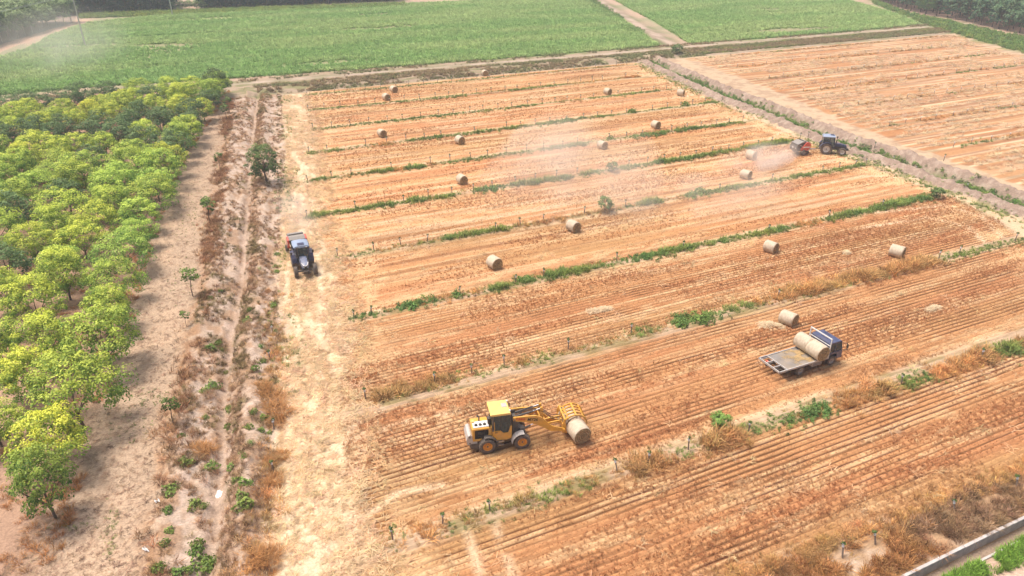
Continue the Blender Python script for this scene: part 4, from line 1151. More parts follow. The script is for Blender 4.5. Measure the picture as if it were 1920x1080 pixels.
for si, (u, v) in enumerate(((1515, 258), (1638, 282), (1676, 300), (1717, 318), (1769, 302), (1812, 353))):
    stake(*W(u, v), ordw(si) + ' stake from the left standing on the cloddy berms of the right ditch', 'stakes on the right ditch')
# rows in the field beyond the right ditch
for kk, ry in enumerate(ROWY[3:9]):
    y = ry + 1.0
    a = float(x_rfield(y)) + 6; b = min(float(x_rfR(y)) - 4, 190)
    x = a
    nm = ['nearest', 'second', 'third', 'fourth', 'fifth', 'farthest'][kk]
    si = 0
    while x < b:
        if visible(np.array([x]), np.array([y]), -3)[0]:
            si += 1
            stake(x, y + random.uniform(-.1, .1), '%s small stake from the left in the %s post row beyond the right ditch' % (ordw(si - 1), nm), 'stakes of the %s row beyond the right ditch' % nm, leafy=False)
        x += 3.9 + random.uniform(-.6, .6)

# ------------------------------------------------------------------ straw bales
def straw_mats():
    m = bpy.data.materials.new('net_wrapped_straw'); nt, b = nodes_of(m)
    tc = nt.nodes.new('ShaderNodeTexCoord')
    mp = nt.nodes.new('ShaderNodeMapping'); mp.inputs['Scale'].default_value = (3, 26, 3)
    nt.links.new(tc.outputs['Object'], mp.inputs[0])
    n1 = nt.nodes.new('ShaderNodeTexNoise'); n1.inputs['Scale'].default_value = 1.; n1.inputs['Detail'].default_value = 6; nt.links.new(mp.outputs[0], n1.inputs['Vector'])
    n2 = nt.nodes.new('ShaderNodeTexNoise'); n2.inputs['Scale'].default_value = 4.; n2.inputs['Detail'].default_value = 5; nt.links.new(tc.outputs['Object'], n2.inputs['Vector'])
    rp = nt.nodes.new('ShaderNodeValToRGB')
    rp.color_ramp.elements[0].position = .28; rp.color_ramp.elements[0].color = (.40, .30, .20, 1)
    rp.color_ramp.elements[1].position = .66; rp.color_ramp.elements[1].color = (.66, .56, .43, 1)
    mx = nt.nodes.new('ShaderNodeMath'); mx.operation = 'ADD'; mx.use_clamp = True
    h1 = nt.nodes.new('ShaderNodeMath'); h1.operation = 'MULTIPLY'; h1.inputs[1].default_value = .5; nt.links.new(n1.outputs['Fac'], h1.inputs[0])
    h2 = nt.nodes.new('ShaderNodeMath'); h2.operation = 'MULTIPLY'; h2.inputs[1].default_value = .5; nt.links.new(n2.outputs['Fac'], h2.inputs[0])
    nt.links.new(h1.outputs[0], mx.inputs[0]); nt.links.new(h2.outputs[0], mx.inputs[1])
    nt.links.new(mx.outputs[0], rp.inputs[0]); nt.links.new(rp.outputs[0], b.inputs['Base Color'])
    b.inputs['Roughness'].default_value = .75; b.inputs['Specular IOR Level'].default_value = .25
    bp = nt.nodes.new('ShaderNodeBump'); bp.inputs['Strength'].default_value = .5; bp.inputs['Distance'].default_value = .03
    nt.links.new(n1.outputs['Fac'], bp.inputs['Height']); nt.links.new(bp.outputs[0], b.inputs['Normal'])
    e = bpy.data.materials.new('straw_bale_end'); nt, b = nodes_of(e)
    tc = nt.nodes.new('ShaderNodeTexCoord')
    sx = nt.nodes.new('ShaderNodeSeparateXYZ'); nt.links.new(tc.outputs['Object'], sx.inputs[0])
    cb = nt.nodes.new('ShaderNodeCombineXYZ'); nt.links.new(sx.outputs['X'], cb.inputs['X']); nt.links.new(sx.outputs['Z'], cb.inputs['Y'])
    ln = nt.nodes.new('ShaderNodeVectorMath'); ln.operation = 'LENGTH'; nt.links.new(cb.outputs[0], ln.inputs[0])
    n1 = nt.nodes.new('ShaderNodeTexNoise'); n1.inputs['Scale'].default_value = 9; n1.inputs['Detail'].default_value = 7; n1.inputs['Roughness'].default_value = .75; nt.links.new(tc.outputs['Object'], n1.inputs['Vector'])
    sn = nt.nodes.new('ShaderNodeMath'); sn.operation = 'MULTIPLY_ADD'; sn.inputs[1].default_value = 48
    nm = nt.nodes.new('ShaderNodeMath'); nm.operation = 'MULTIPLY'; nm.inputs[1].default_value = 9; nt.links.new(n1.outputs['Fac'], nm.inputs[0])
    nt.links.new(ln.outputs['Value'], sn.inputs[0]); nt.links.new(nm.outputs[0], sn.inputs[2])
    si = nt.nodes.new('ShaderNodeMath'); si.operation = 'SINE'; nt.links.new(sn.outputs[0], si.inputs[0])
    ad = nt.nodes.new('ShaderNodeMath'); ad.operation = 'MULTIPLY_ADD'; ad.inputs[1].default_value = .16; nt.links.new(si.outputs[0], ad.inputs[0]); nt.links.new(n1.outputs['Fac'], ad.inputs[2])
    rp = nt.nodes.new('ShaderNodeValToRGB')
    rp.color_ramp.elements[0].position = .3; rp.color_ramp.elements[0].color = (.16, .10, .045, 1)
    rp.color_ramp.elements[1].position = .7; rp.color_ramp.elements[1].color = (.56, .40, .21, 1)
    nt.links.new(ad.outputs[0], rp.inputs[0]); nt.links.new(rp.outputs[0], b.inputs['Base Color'])
    b.inputs['Roughness'].default_value = .9; b.inputs['Specular IOR Level'].default_value = .1
    bp = nt.nodes.new('ShaderNodeBump'); bp.inputs['Strength'].default_value = .9; bp.inputs['Distance'].default_value = .05
    nt.links.new(ad.outputs[0], bp.inputs['Height']); nt.links.new(bp.outputs[0], b.inputs['Normal'])
    return m, e
M_NET, M_BEND = straw_mats()
BR, BL = .60, 1.2
def bale_meshes(seed):
    rr = np.random.default_rng(seed)
    n = 40; V = []; F = []
    ys = [-.5, -.47, -.3, -.1, .1, .3, .47, .5]
    rs = [.93, .985, 1.0, .99, 1.0, .995, .985, .93]
    for k, (y, r) in enumerate(zip(ys, rs)):
        for i in range(n):
            t = 2 * PI * i / n
            q = BR * r * (1 + .02 * math.sin(2 * t + seed * 1.3) + .014 * math.sin(3 * t + seed) + .009 * math.sin(7 * t + k + seed) + .006 * rr.normal())
            z = q * math.sin(t)
            if z < -.55 * BR: z = -.55 * BR + (z + .55 * BR) * .86
            V.append((q * math.cos(t), y * BL, z))
    for k in range(len(ys) - 1):
        for i in range(n):
            j = (i + 1) % n; F.append((k * n + i, (k + 1) * n + i, (k + 1) * n + j, k * n + j))
    side = mesh_from('net_wrap', V, F, M_NET, smooth=True)
    V = []; F = []
    rings = np.linspace(0, .93 * BR, 9)
    for k, r in enumerate(rings):
        for i in range(n):
            t = 2 * PI * i / n
            z = r * math.sin(t)
            if z < -.55 * BR: z = -.55 * BR + (z + .55 * BR) * .86
            bul = .03 * math.cos(r / BR * 1.5) + (.014 * rr.normal() if 0 < k < 8 else 0) + .012 * math.sin(r * 40)
            V.append((r * math.cos(t), bul if k < 8 else 0, z))
    for k in range(8):
        for i in range(n):
            j = (i + 1) % n; F.append((k * n + i, k * n + j, (k + 1) * n + j, (k + 1) * n + i))
    return side, mesh_from('end_face', V, F, M_BEND, smooth=False)
def fringe_mesh(seed):
    rr = np.random.default_rng(seed); V = []; F = []; K = []
    for i in range(260):
        t = rr.uniform(0, 2 * PI); rim = rr.uniform() < .75
        if rim:
            yy = rr.choice([-1, 1]) * BL * rr.uniform(.47, .51); r = BR * rr.uniform(.88, .99); d = np.array([math.cos(t) * .6 + rr.normal(0, .5), np.sign(yy) * rr.uniform(.2, 1), math.sin(t) * .6 + rr.normal(0, .5)])
        else:
            t = rr.uniform(PI * 1.1, PI * 1.9); yy = rr.uniform(-.5, .5) * BL; r = BR * .97; d = np.array([math.cos(t) * 1.4, rr.normal(0, .6), -.1])
        p = np.array([r * math.cos(t), yy, max(r * math.sin(t), -BR * .9)]); d = d / np.linalg.norm(d) * rr.uniform(.05, .15)
        s_ = np.cross(d, rr.normal(size=3)); s_ = s_ / np.linalg.norm(s_) * .008
        k = len(V); V += [p - s_, p + s_, p + d]; F.append((k, k + 1, k + 2)); K += [C(.62, .45, .24) * rr.uniform(.7, 1.2)] * 3
    return mesh_from('loose_straw', V, F, M_LEAF, np.array(K))
FRINGE = [fringe_mesh(420 + k) for k in range(2)]
BALES = [bale_meshes(400 + k) for k in range(5)]
def bale(x, y, ang, label, group='straw bales lying on the field', z=None, s=1.0):
    """axis along local y; rolls on its side"""
    b = empty('straw_bale', (x, y, hz(x, y) if z is None else z), ang, label, 'straw bale', group)
    b.scale = (s, s, s)
    sd, en = random.choice(BALES)
    fo = link('loose_straw', random.choice(FRINGE), b); fo.location = (0, 0, BR * .92); fo.color = (1, 1, 1, 1)
    b.scale = tuple(s * random.uniform(.96, 1.05) for _ in range(3))
    o = link('net_wrap', sd, b); o.location = (0, 0, BR * .92)
    for sgn in (1, -1):
        f = link('end_face', en, b); f.location = (0, sgn * BL * .5, BR * .92)
        if sgn < 0: f.rotation_euler = (0, 0, PI)
    return b
# (u, v of the ground under it, heading of axis, label)
for (u, v, a, lb) in [(910, 142, -8, 'farthest round straw bale, alone below the far weedy bank'), (739, 173, 12, 'upper of the two neighbouring straw bales in the far left rows'), (725, 188, 10, 'lower of the two neighbouring straw bales in the far left rows'), (1140, 177, 14, 'straw bale in the far rows, left of the one near the right ditch corner'), (1277, 180, 34, 'straw bale near the far right corner beside a stake, its side turned to view'),
                     (717, 257, 12, 'straw bale in the left rows, second column, above the post row with brown tufts'), (863, 270, 10, 'straw bale just in front of a post row, right of the left-row bale'), (1230, 241, 10, 'straw bale behind a green weedy post row, right of the dust'), (1130, 279, 8, 'straw bale on the edge of the green strip at the top of the dust cloud'), (867, 345, 6, 'straw bale alone in the left half of the middle rows'),
                     (1409, 299, 14, 'straw bale half veiled in dust behind the red baler'), (1399, 335, 18, 'straw bale in front of the dust-veiled bale behind the red baler'), (1076, 434, 12, 'straw bale under the drifting dust in the middle of the field'), (928, 503, 10, 'straw bale left of centre, in front of a bare stubble strip'), (1446, 473, 16, 'straw bale in the right half with green strip behind it, left of a similar one'), (1682, 482, 22, 'rightmost straw bale, behind the golden grass strip'), (1479, 608, 18, 'straw bale on the stubble right behind the flatbed truck')]:
    x, y = W(u, v)
    bale(x, y + .15, R(a), lb)

# ------------------------------------------------------------------ vehicles
M_YEL = mat('yellow_paint', (.76, .38, .03), .45, var=.12, scale=3, dust=.26)
M_YELR = mat('pale_yellow_roof', (.82, .56, .16), .5, var=.06, scale=3, dust=.18)
M_TYRE = mat('dusty_rubber', (.055, .05, .048), .85, var=.2, scale=8, dust=.35, dustc=(.36, .27, .20))
M_ORIM = mat('orange_rim', (.80, .34, .02), .45, var=.08, dust=.15)
M_WRIM = mat('white_rim', (.62, .60, .57), .5, var=.1, dust=.15)
M_GRIM = mat('grey_rim', (.36, .34, .32), .5, var=.12, dust=.25)
M_BLK = mat('black_plastic', (.02, .02, .021), .5, var=.2, dust=.12)
M_DGREY = mat('dark_chassis', (.06, .058, .057), .6, var=.25, dust=.28, dustc=(.34, .26, .2))
M_LGREY = mat('light_grey_paint', (.46, .445, .43), .5, var=.08, dust=.2)
M_MGREY = mat('mid_grey_paint', (.24, .235, .23), .5, var=.1, dust=.25)
M_STEEL = mat('bare_steel', (.52, .52, .53), .32, metal=.85, var=.1)
M_CHROME = mat('chrome_rod', (.85, .85, .86), .12, metal=1.0, var=.02)
M_BLUE = mat('blue_cab_paint', (.04, .062, .15), .35, var=.1, dust=.1, coat=.3)
M_NAVY = mat('navy_paint', (.02, .028, .085), .35, var=.1, dust=.1, coat=.3)
M_LBLUE = mat('light_blue_paint', (.25, .33, .47), .35, var=.08, dust=.22, dustc=(.55, .5, .48), coat=.3)
M_GBLUE = mat('grey_blue_hood', (.14, .17, .27), .35, var=.08, dust=.2, dustc=(.55, .5, .48), coat=.2)
M_RED = mat('red_paint', (.62, .055, .035), .4, var=.1, dust=.18, coat=.2)
M_WPAINT = mat('white_paint', (.74, .73, .71), .4, var=.05, dust=.12)
M_RUST = mat('deck_plate', (.20, .195, .20), .6, metal=.1, var=.25, scale=1.4, dust=.38, dustc=(.56, .38, .18))
M_WOODY = mat('dull_wood', (.30, .22, .15), .8, var=.25)
M_REDT = mat('red_lettering', (.66, .05, .03), .5)
M_BLKT = mat('black_lettering', (.02, .015, .01), .5)
def glass_mat():
    m = bpy.data.materials.new('cab_glass'); nt, b = nodes_of(m)
    b.inputs['Base Color'].default_value = (.22, .27, .27, 1); b.inputs['Roughness'].default_value = .06
    b.inputs['Transmission Weight'].default_value = .75; b.inputs['IOR'].default_value = 1.25
    n = nt.nodes.new('ShaderNodeTexNoise'); n.inputs['Scale'].default_value = 5
    r = nt.nodes.new('ShaderNodeMapRange'); r.inputs['To Min'].default_value = .03; r.inputs['To Max'].default_value = .2
    nt.links.new(n.outputs['Fac'], r.inputs['Value']); nt.links.new(r.outputs[0], b.inputs['Roughness'])
    return m
M_GLASS = glass_mat()

def wheel(parent, c, r, w, rim_r, m_rim, side, lugs=18, chevron=True, steer=0.0):
    """side +1: outer face toward +y"""
    e = bpy.data.objects.new('wheel', None); e.empty_display_size = .2; col.objects.link(e); e.parent = parent; e.location = c
    e.rotation_euler = (0, 0, steer)
    h = w / 2
    t = MB()
    t.lathe([(rim_r, -h * .8), (rim_r * 1.12, -h * .96), (r * .86, -h), (r * .955, -h * .86), (r * .97, -h * .4), (r * .975, 0), (r * .97, h * .4), (r * .955, h * .86), (r * .86, h), (rim_r * 1.12, h * .96), (rim_r, h * .8)], (0, 0, 0), 32)
    for i in range(lugs):
        for sg in (-1, 1):
            a = 2 * PI * (i + (.25 if sg > 0 else -.25)) / lugs
            rot = Matrix.Rotation(-a, 3, 'Y') @ Matrix.Rotation(sg * (.6 if chevron else 0), 3, 'X')
            t.box((r * .975 * math.cos(a), sg * h * .46, r * .975 * math.sin(a)), (r * .055, h * .98, r * .09), rot)
    t.build('tyre', M_TYRE, e, True)
    m = MB()
    s = side
    m.lathe([(rim_r * 1.02, s * h * .82), (rim_r * .93, s * h * .8), (rim_r * .88, s * h * .35), (rim_r * .62, s * h * .22), (rim_r * .45, s * h * .38), (rim_r * .40, s * h * .62), (.001, s * h * .62)], (0, 0, 0), 24)
    m.lathe([(rim_r * 1.02, -s * h * .82), (rim_r * .9, -s * h * .7), (rim_r * .85, 0), (.001, 0)], (0, 0, 0), 24)
    m.build('rim', m_rim, e, True)
    hb = MB(); hb.cyl((0, s * h * .5, 0), (0, s * h * .78, 0), rim_r * .22, rim_r * .18, 10)
    for i in range(6):
        a = 2 * PI * i / 6
        hb.cyl((rim_r * .5 * math.cos(a), s * h * .3, rim_r * .5 * math.sin(a)), (rim_r * .5 * math.cos(a), s * h * .42, rim_r * .5 * math.sin(a)), rim_r * .05, None, 6)
    hb.build('hub', M_DGREY, e)
    return e

def text_mesh(name, s, size, m, parent, loc, rot):
    cu = bpy.data.curves.new(name, 'FONT'); cu.body = s; cu.size = size; cu.extrude = .004; cu.align_x = 'CENTER'; cu.align_y = 'CENTER'; cu.offset = .006
    tmp = bpy.data.objects.new(name, cu); col.objects.link(tmp)
    bpy.context.view_layer.update()
    me = bpy.data.meshes.new_from_object(tmp.evaluated_get(bpy.context.evaluated_depsgraph_get()))
    bpy.data.objects.remove(tmp); bpy.data.curves.remove(cu)
    me.materials.clear(); me.materials.append(m)
    o = link(name, me, parent); o.location = loc; o.rotation_euler = rot
    return o

# ---- wheel loader with bale grab
def loader(x, y, rz):
    L = empty('wheel_loader', (x, y, hz(x, y) + .02), rz, 'yellow wheel loader carrying straw bales in its curved front grab', 'loader')
    for (wx, sg) in ((-1.1, 1), (-1.1, -1), (1.12, 1), (1.12, -1)):
        wheel(L, (wx, sg * .74, .53), .53, .42, .30, M_ORIM, sg, 16)
    ch = MB()
    ch.box((-1.2, 0, .62), (1.9, .62, .42), bev=.04).box((.2, 0, .62), (1.0, .5, .36), bev=.03).box((1.0, 0, .72), (.9, .62, .5), bev=.04)
    ch.cyl((-1.1, -.7, .53), (-1.1, .7, .53), .12).cyl((1.12, -.7, .53), (1.12, .7, .53), .12)
    ch.box((-.35, -.62, .50), (.42, .22, .46), bev=.03).box((-.35, .62, .50), (.42, .22, .46), bev=.03)
    ch.build('chassis', M_DGREY, L)
    st = MB().box((-.2, -.72, .42), (.36, .10, .05)).box((-.2, -.72, .68), (.36, .10, .05)).build('step', M_STEEL, L)
    MB().prism([(-2.05, .30), (-1.75, .26), (-1.5, .30), (-1.5, .66), (-2.15, .68), (-2.2, .48)], -.62, .62).build('rear_bumper', M_DGREY, L)
    MB().prism([(-2.32, .64), (-1.72, .60), (-1.7, .80), (-1.98, .84), (-2.02, 1.30), (-2.12, 1.38), (-2.28, 1.30), (-2.38, .96)], -.60, .60).build('counterweight', M_LGREY, L)
    for sg in (-1, 1):
        for zz in (1.20, .74):
            MB().cyl((-2.17, sg * .59, zz), (-2.17, sg * .612, zz), .05, None, 12).build('rear_lamp', M_BLK, L)
    hood = MB()
    hood.box((-1.92, 0, 1.13), (.16, 1.16, .72), bev=.03)
    hood.box((-.86, 0, 1.16), (.20, 1.16, .80), bev=.03)
    hood.box((-1.39, 0, 1.50), (1.22, 1.16, .12), bev=.03)
    for sg in (-1, 1):
        hood.box((-1.39, sg * .54, .84), (.92, .08, .12), bev=.02)
        hood.prism([(-1.30, .90), (-.96, .90), (-.96, 1.12)], sg * .54 - .035, sg * .54 + .035)
    hood.build('engine_hood', M_YEL, L)
    en = MB().box((-1.4, 0, 1.13), (.9, .78, .62)).cyl((-1.6, -.43, 1.2), (-1.3, -.43, 1.2), .10).cyl((-1.15, -.42, 1.0), (-1.15, -.42, 1.36), .06).box((-1.45, -.43, .98), (.3, .08, .14)).cyl((-1.7, .43, 1.1), (-1.2, .43, 1.1), .1)
    en.build('engine', M_BLK, L)
    pl = MB().box((-1.42, -.18, 1.585), (1.0, .62, .05), bev=.02).build('hood_panel', M_WPAINT, L)
    for k in range(3):
        v = MB().lathe([(.10, 0), (.105, .03), (.07, .075), (.001, .085)], (-1.72 + k * .27, -.28, 1.61), 14, 'z').build('round_vent', M_BLK, pl, True)
    MB().cyl((-.86, -.22, 1.55), (-.86, -.22, 1.90), .12, .13, 16).lathe([(.155, 0), (.155, .07), (.001, .11)], (-.86, -.22, 1.90), 16, 'z').build('air_cleaner', M_BLK, L, True)
    MB().tube([(-1.45, .2, 1.5), (-1.45, .2, 1.82), (-1.58, .2, 1.92)], .05, 10).build('exhaust_pipe', M_DGREY, L)
    MB().box((-1.86, .1, 1.62), (.16, .2, .12), bev=.02).build('beacon', M_YELR, L)
    # cab
    cab = MB()
    for sg in (-1, 1):
        cab.prism([(-.74, .72), (.30, .72), (.48, .95), (.50, 1.52), (.40, 1.52), (.28, 1.14), (-.04, 1.14), (-.22, 1.30), (-.74, 1.30)], sg * .62 - .03, sg * .62 + .03)
    cab.box((-.70, 0, 1.0), (.07, 1.2, .62)).box((.46, 0, 1.0), (.06, 1.2, .40))
    cab.box((-.1, 0, .76), (1.2, 1.18, .06))
    cab.build('cab_body', M_YEL, L)
    pil = MB()
    for sg in (-1, 1):
        pil.box((-.70, sg * .60, 1.78), (.08, .08, 1.0)).cyl((.47, sg * .58, 1.5), (.36, sg * .58, 2.26), .035)
        pil.box((-.15, sg * .61, 2.24), (1.1, .06, .07)).box((-.2, sg * .615, 1.7), (.04, .04, 1.08))
    pil.build('cab_frame', M_DGREY, L)
    for sg in (-1, 1):
        MB().prism([(-.66, 1.31), (-.22, 1.31), (-.05, 1.15), (.28, 1.15), (.43, 1.55), (.33, 2.22), (-.66, 2.22)], sg * .595 - .006, sg * .595 + .006).build('side_window', M_GLASS, L)
    MB().prism([(.455, 1.2), (.47, 1.5), (.36, 2.22), (.345, 2.22), (.455, 1.5), (.44, 1.2)], -.55, .55).build('windscreen', M_GLASS, L)
    MB().box((-.70, 0, 1.78), (.012, 1.1, .85)).build('rear_window', M_GLASS, L)
    se = MB().box((-.35, 0, 1.1), (.45, .45, .14), bev=.03).box((-.55, 0, 1.42), (.12, .42, .6), bev=.03).cyl((.2, 0, .8), (.12, 0, 1.35), .04)
    se.lathe([(.16, 0), (.18, .02), (.16, .04)], (.1, 0, 1.36), 14, 'z')
    se.build('driver_seat', M_BLK, L)
    roof = MB().prism([(-.84, 2.26), (.40, 2.26), (.44, 2.30), (.38, 2.37), (-.80, 2.37), (-.86, 2.32)], -.70, .70).build('cab_roof', M_YELR, L)
    MB().box((.14, .16, 2.375), (.34, .40, .03), bev=.01).build('roof_hatch', M_LGREY, roof)
    # front frame and boom
    fr = MB()
    for sg in (-1, 1):
        fr.prism([(.62, .55), (1.2, .5), (1.35, .8), (.98, 1.2), (.86, 1.92), (.62, 1.92), (.60, 1.2)], sg * .30 - .03, sg * .30 + .03)
        fr.cyl((.76, sg * .26, 1.80), (.76, sg * .50, 1.80), .09)
    fr.box((.74, 0, 1.5), (.22, .58, .5)).box((.95, 0, .85), (.5, .6, .3))
    fr.build('front_frame', M_DGREY, L)
    for sg in (-1, 1):
        fe = MB()
        pts = [(1.12 + .66 * math.cos(R(a)), .53 + .66 * math.sin(R(a))) for a in range(80, 180, 16)]
        fe.strip([(p[0], sg * .74, p[1]) for p in pts], .44, .03)
        fe.build('mudguard', M_LGREY, L)
        fr2 = MB().strip([(-1.1 + .66 * math.cos(R(a)), sg * .70, .53 + .66 * math.sin(R(a))) for a in range(10, 110, 16)], .36, .03).build('mudguard', M_DGREY, L)
        arm = MB().prism([(.62, 1.92), (.64, 1.70), (1.5, 1.52), (2.2, 1.28), (3.05, .72), (3.95, .42), (4.0, .55), (3.9, .66), (3.1, 1.02), (2.45, 1.70), (2.1, 1.86), (1.4, 1.90)], sg * .46 - .045, sg * .46 + .045)
        arm.cyl((3.93, sg * .38, .54), (3.93, sg * .56, .54), .09).cyl((.70, sg * .38, 1.81), (.70, sg * .54, 1.81), .1)
        a_o = arm.build('boom_arm', M_YEL, L)
        if sg < 0:
            text_mesh('lettering', 'MY26', .29, M_BLKT, a_o, (1.86, -.512, 1.65), (PI / 2, R(9), 0))
            ch = MB()
            for k in range(4):
                for (cx_, cz_, w_, h_) in ((0, .055, .15, .028), (0, -.06, .15, .028), (-.055, 0, .026, .15), (.055 if k % 2 else .02, 0, .026, .13), (0, 0, .11, .024)):
                    ch.box((.84 + k * .155 + cx_ * .8, -.512, 1.80 - k * .02 + cz_ * .8), (w_ * .8, .006, h_ * .8))
            ch.build('red_characters', M_REDT, a_o)
        else:
            text_mesh('lettering', 'MY26', .29, M_BLKT, a_o, (1.86, .512, 1.65), (PI / 2, R(-9), PI))
        MB().cyl((.95, sg * .34, .95), (1.75, sg * .40, 1.26), .06, None, 12).build('lift_cylinder', M_DGREY, L)
        MB().cyl((1.70, sg * .40, 1.24), (2.25, sg * .43, 1.44), .035, None, 10).build('lift_rod', M_CHROME, L)
        MB().cyl((.88, sg * .2, 1.80), (1.95, sg * .2, 2.00), .065, None, 12).build('tilt_cylinder', M_DGREY, L)
        MB().cyl((1.9, sg * .2, 1.99), (2.45, sg * .2, 2.10), .038, None, 10).build('tilt_rod', M_CHROME, L)
        MB().prism([(2.40, 2.18), (2.56, 2.18), (2.62, 1.4), (2.46, 1.0), (2.36, 1.02), (2.40, 1.4)], sg * .2 - .05, sg * .2 + .05).build('bell_crank', M_YEL, L)
        MB().strip([(2.46, sg * .2, 1.06), (3.86, sg * .24, 1.06)], .08, .09).build('tilt_link', M_YEL, L)
    for yy in (-.12, -.04, .06):
        MB().tube([(.86, yy, 1.75), (1.3, yy, 1.98), (1.9, yy * 1.6, 2.12), (2.5, yy * 2, 1.95), (3.2, yy * 2.5, 1.35), (3.9, yy * 3, 1.15)], .02, 6).build('hydraulic_hose', M_BLK, L)
    for sg in (-1, 1):
        MB().tube([(-.62, sg * .70, .8), (-.62, sg * .74, 1.2), (-.62, sg * .70, 1.9)], .018, 6).build('handrail', M_YEL, L)
        MB().tube([(.42, sg * .60, 2.0), (.62, sg * .86, 2.02)], .016, 6).box((.63, sg * .90, 1.92), (.04, .16, .26), bev=.015).build('wing_mirror', M_BLK, L)
        MB().box((.40, sg * .5, 2.40), (.09, .13, .09), bev=.015).build('work_lamp', M_WPAINT, L)
        MB().box((-.50, sg * .655, 1.22), (.16, .02, .04)).build('door_handle', M_BLK, L)
    MB().cyl((2.42, -.46, 1.56), (2.42, .46, 1.56), .08).box((2.75, 0, 1.05), (.16, .9, .22)).build('cross_tube', M_YEL, L)
    # the machine stands taller than its wheels suggest: raise hood, cab and boom
    done = set()
    for o in L.children:
        if o.name.split('.')[0] in ('wheel', 'counterweight', 'rear_bumper', 'chassis', 'step', 'mudguard', 'rear_lamp'): continue
        stack = [o]
        while stack:
            q = stack.pop(); stack += list(q.children)
            if q.data is None: continue
            if q.name.startswith('lettering'):
                q.location.z = .7 + (q.location.z - .7) * 1.25; continue
            if q.data.name in done: continue
            done.add(q.data.name)
            for v in q.data.vertices:
                f = 1.25
                if v.co.x > 2.4: f = 1.25 - .02 * (v.co.x - 2.4)
                if v.co.z > .7: v.co.z = .7 + (v.co.z - .7) * f
                if v.co.x > 2.6: v.co.z += .2 * min(1, (v.co.x - 2.6) / 1.2)
    # grab: back frame, lower tines, curved upper fingers
    YO = .42
    g = MB()
    for yy in (-.62, -.2, .2, .62):
        g.strip([(4.02, yy + YO, .46), (3.96, yy + YO, .80), (4.04, yy + YO, 1.34)], .09, .09)
    for (xx, zz) in ((4.02, .48), (3.98, .86), (4.05, 1.34)):
        g.box((xx, YO, zz), (.1, 1.5, .1))
    for sg in (-1, 1):
        g.prism([(3.86, .40), (4.20, .30), (4.16, .62), (4.05, 1.3), (4.14, 1.42), (3.98, 1.44), (3.90, 1.1)], YO + sg * .74 - .03, YO + sg * .74 + .03)
    grab = g.build('grab_frame', M_YEL, L)
    for yy in (-.62, -.2, .2, .62):
        MB().tube([(4.02, yy + YO, .42), (4.45, yy + YO, .16), (5.05, yy + YO, .08)], [.045, .04, .015], 8).build('tine', M_LGREY, grab)
    cx, cz, rr = 4.76, .76, .80
    for yy in (-.62, -.31, 0, .31, .62):
        path = [(4.05, yy + YO, 1.36)] + [(cx + rr * math.cos(R(a)), yy + YO, cz + rr * math.sin(R(a))) for a in (128, 112, 94, 76, 58, 40, 22, 6)]
        MB().strip(path, .06, .09).build('finger', M_YEL, grab)
    up = MB()
    for a in (130, 88, 50):
        up.box((cx + rr * math.cos(R(a)), YO, cz + rr * math.sin(R(a)) + .012), (.10, 1.32, .06), Matrix.Rotation(-R(a - 90), 3, 'Y'))
    up.build('finger_bar', M_YEL, grab)
    for sg in (-1, 1):
        MB().cyl((3.98, YO + sg * .4, 1.0), (4.16, YO + sg * .4, 1.5), .045).build('grab_cylinder', M_STEEL, grab)
    return L, (4.70, .14)

LX, LY, LRZ = 14.60, 33.05, R(-13)
ldr, (bx, bz) = loader(LX, LY, LRZ)
def loc_to_w(x0, y0, rz, lx, ly):
    return x0 + lx * math.cos(rz) - ly * math.sin(rz), y0 + lx * math.sin(rz) + ly * math.cos(rz)
q = loc_to_w(LX, LY, LRZ, bx + .14, -.72)
bale(q[0], q[1], LRZ + R(11), 'straw bale gripped by the loader grab, the near one of its pair, end toward camera', 'bales in the loader grab', z=bz, s=1.04)
q = loc_to_w(LX, LY, LRZ, bx - .10, .54)
bale(q[0], q[1], LRZ + R(11), 'straw bale gripped by the loader grab, the far one under the yellow fingers', 'bales in the loader grab', z=bz, s=1.04)

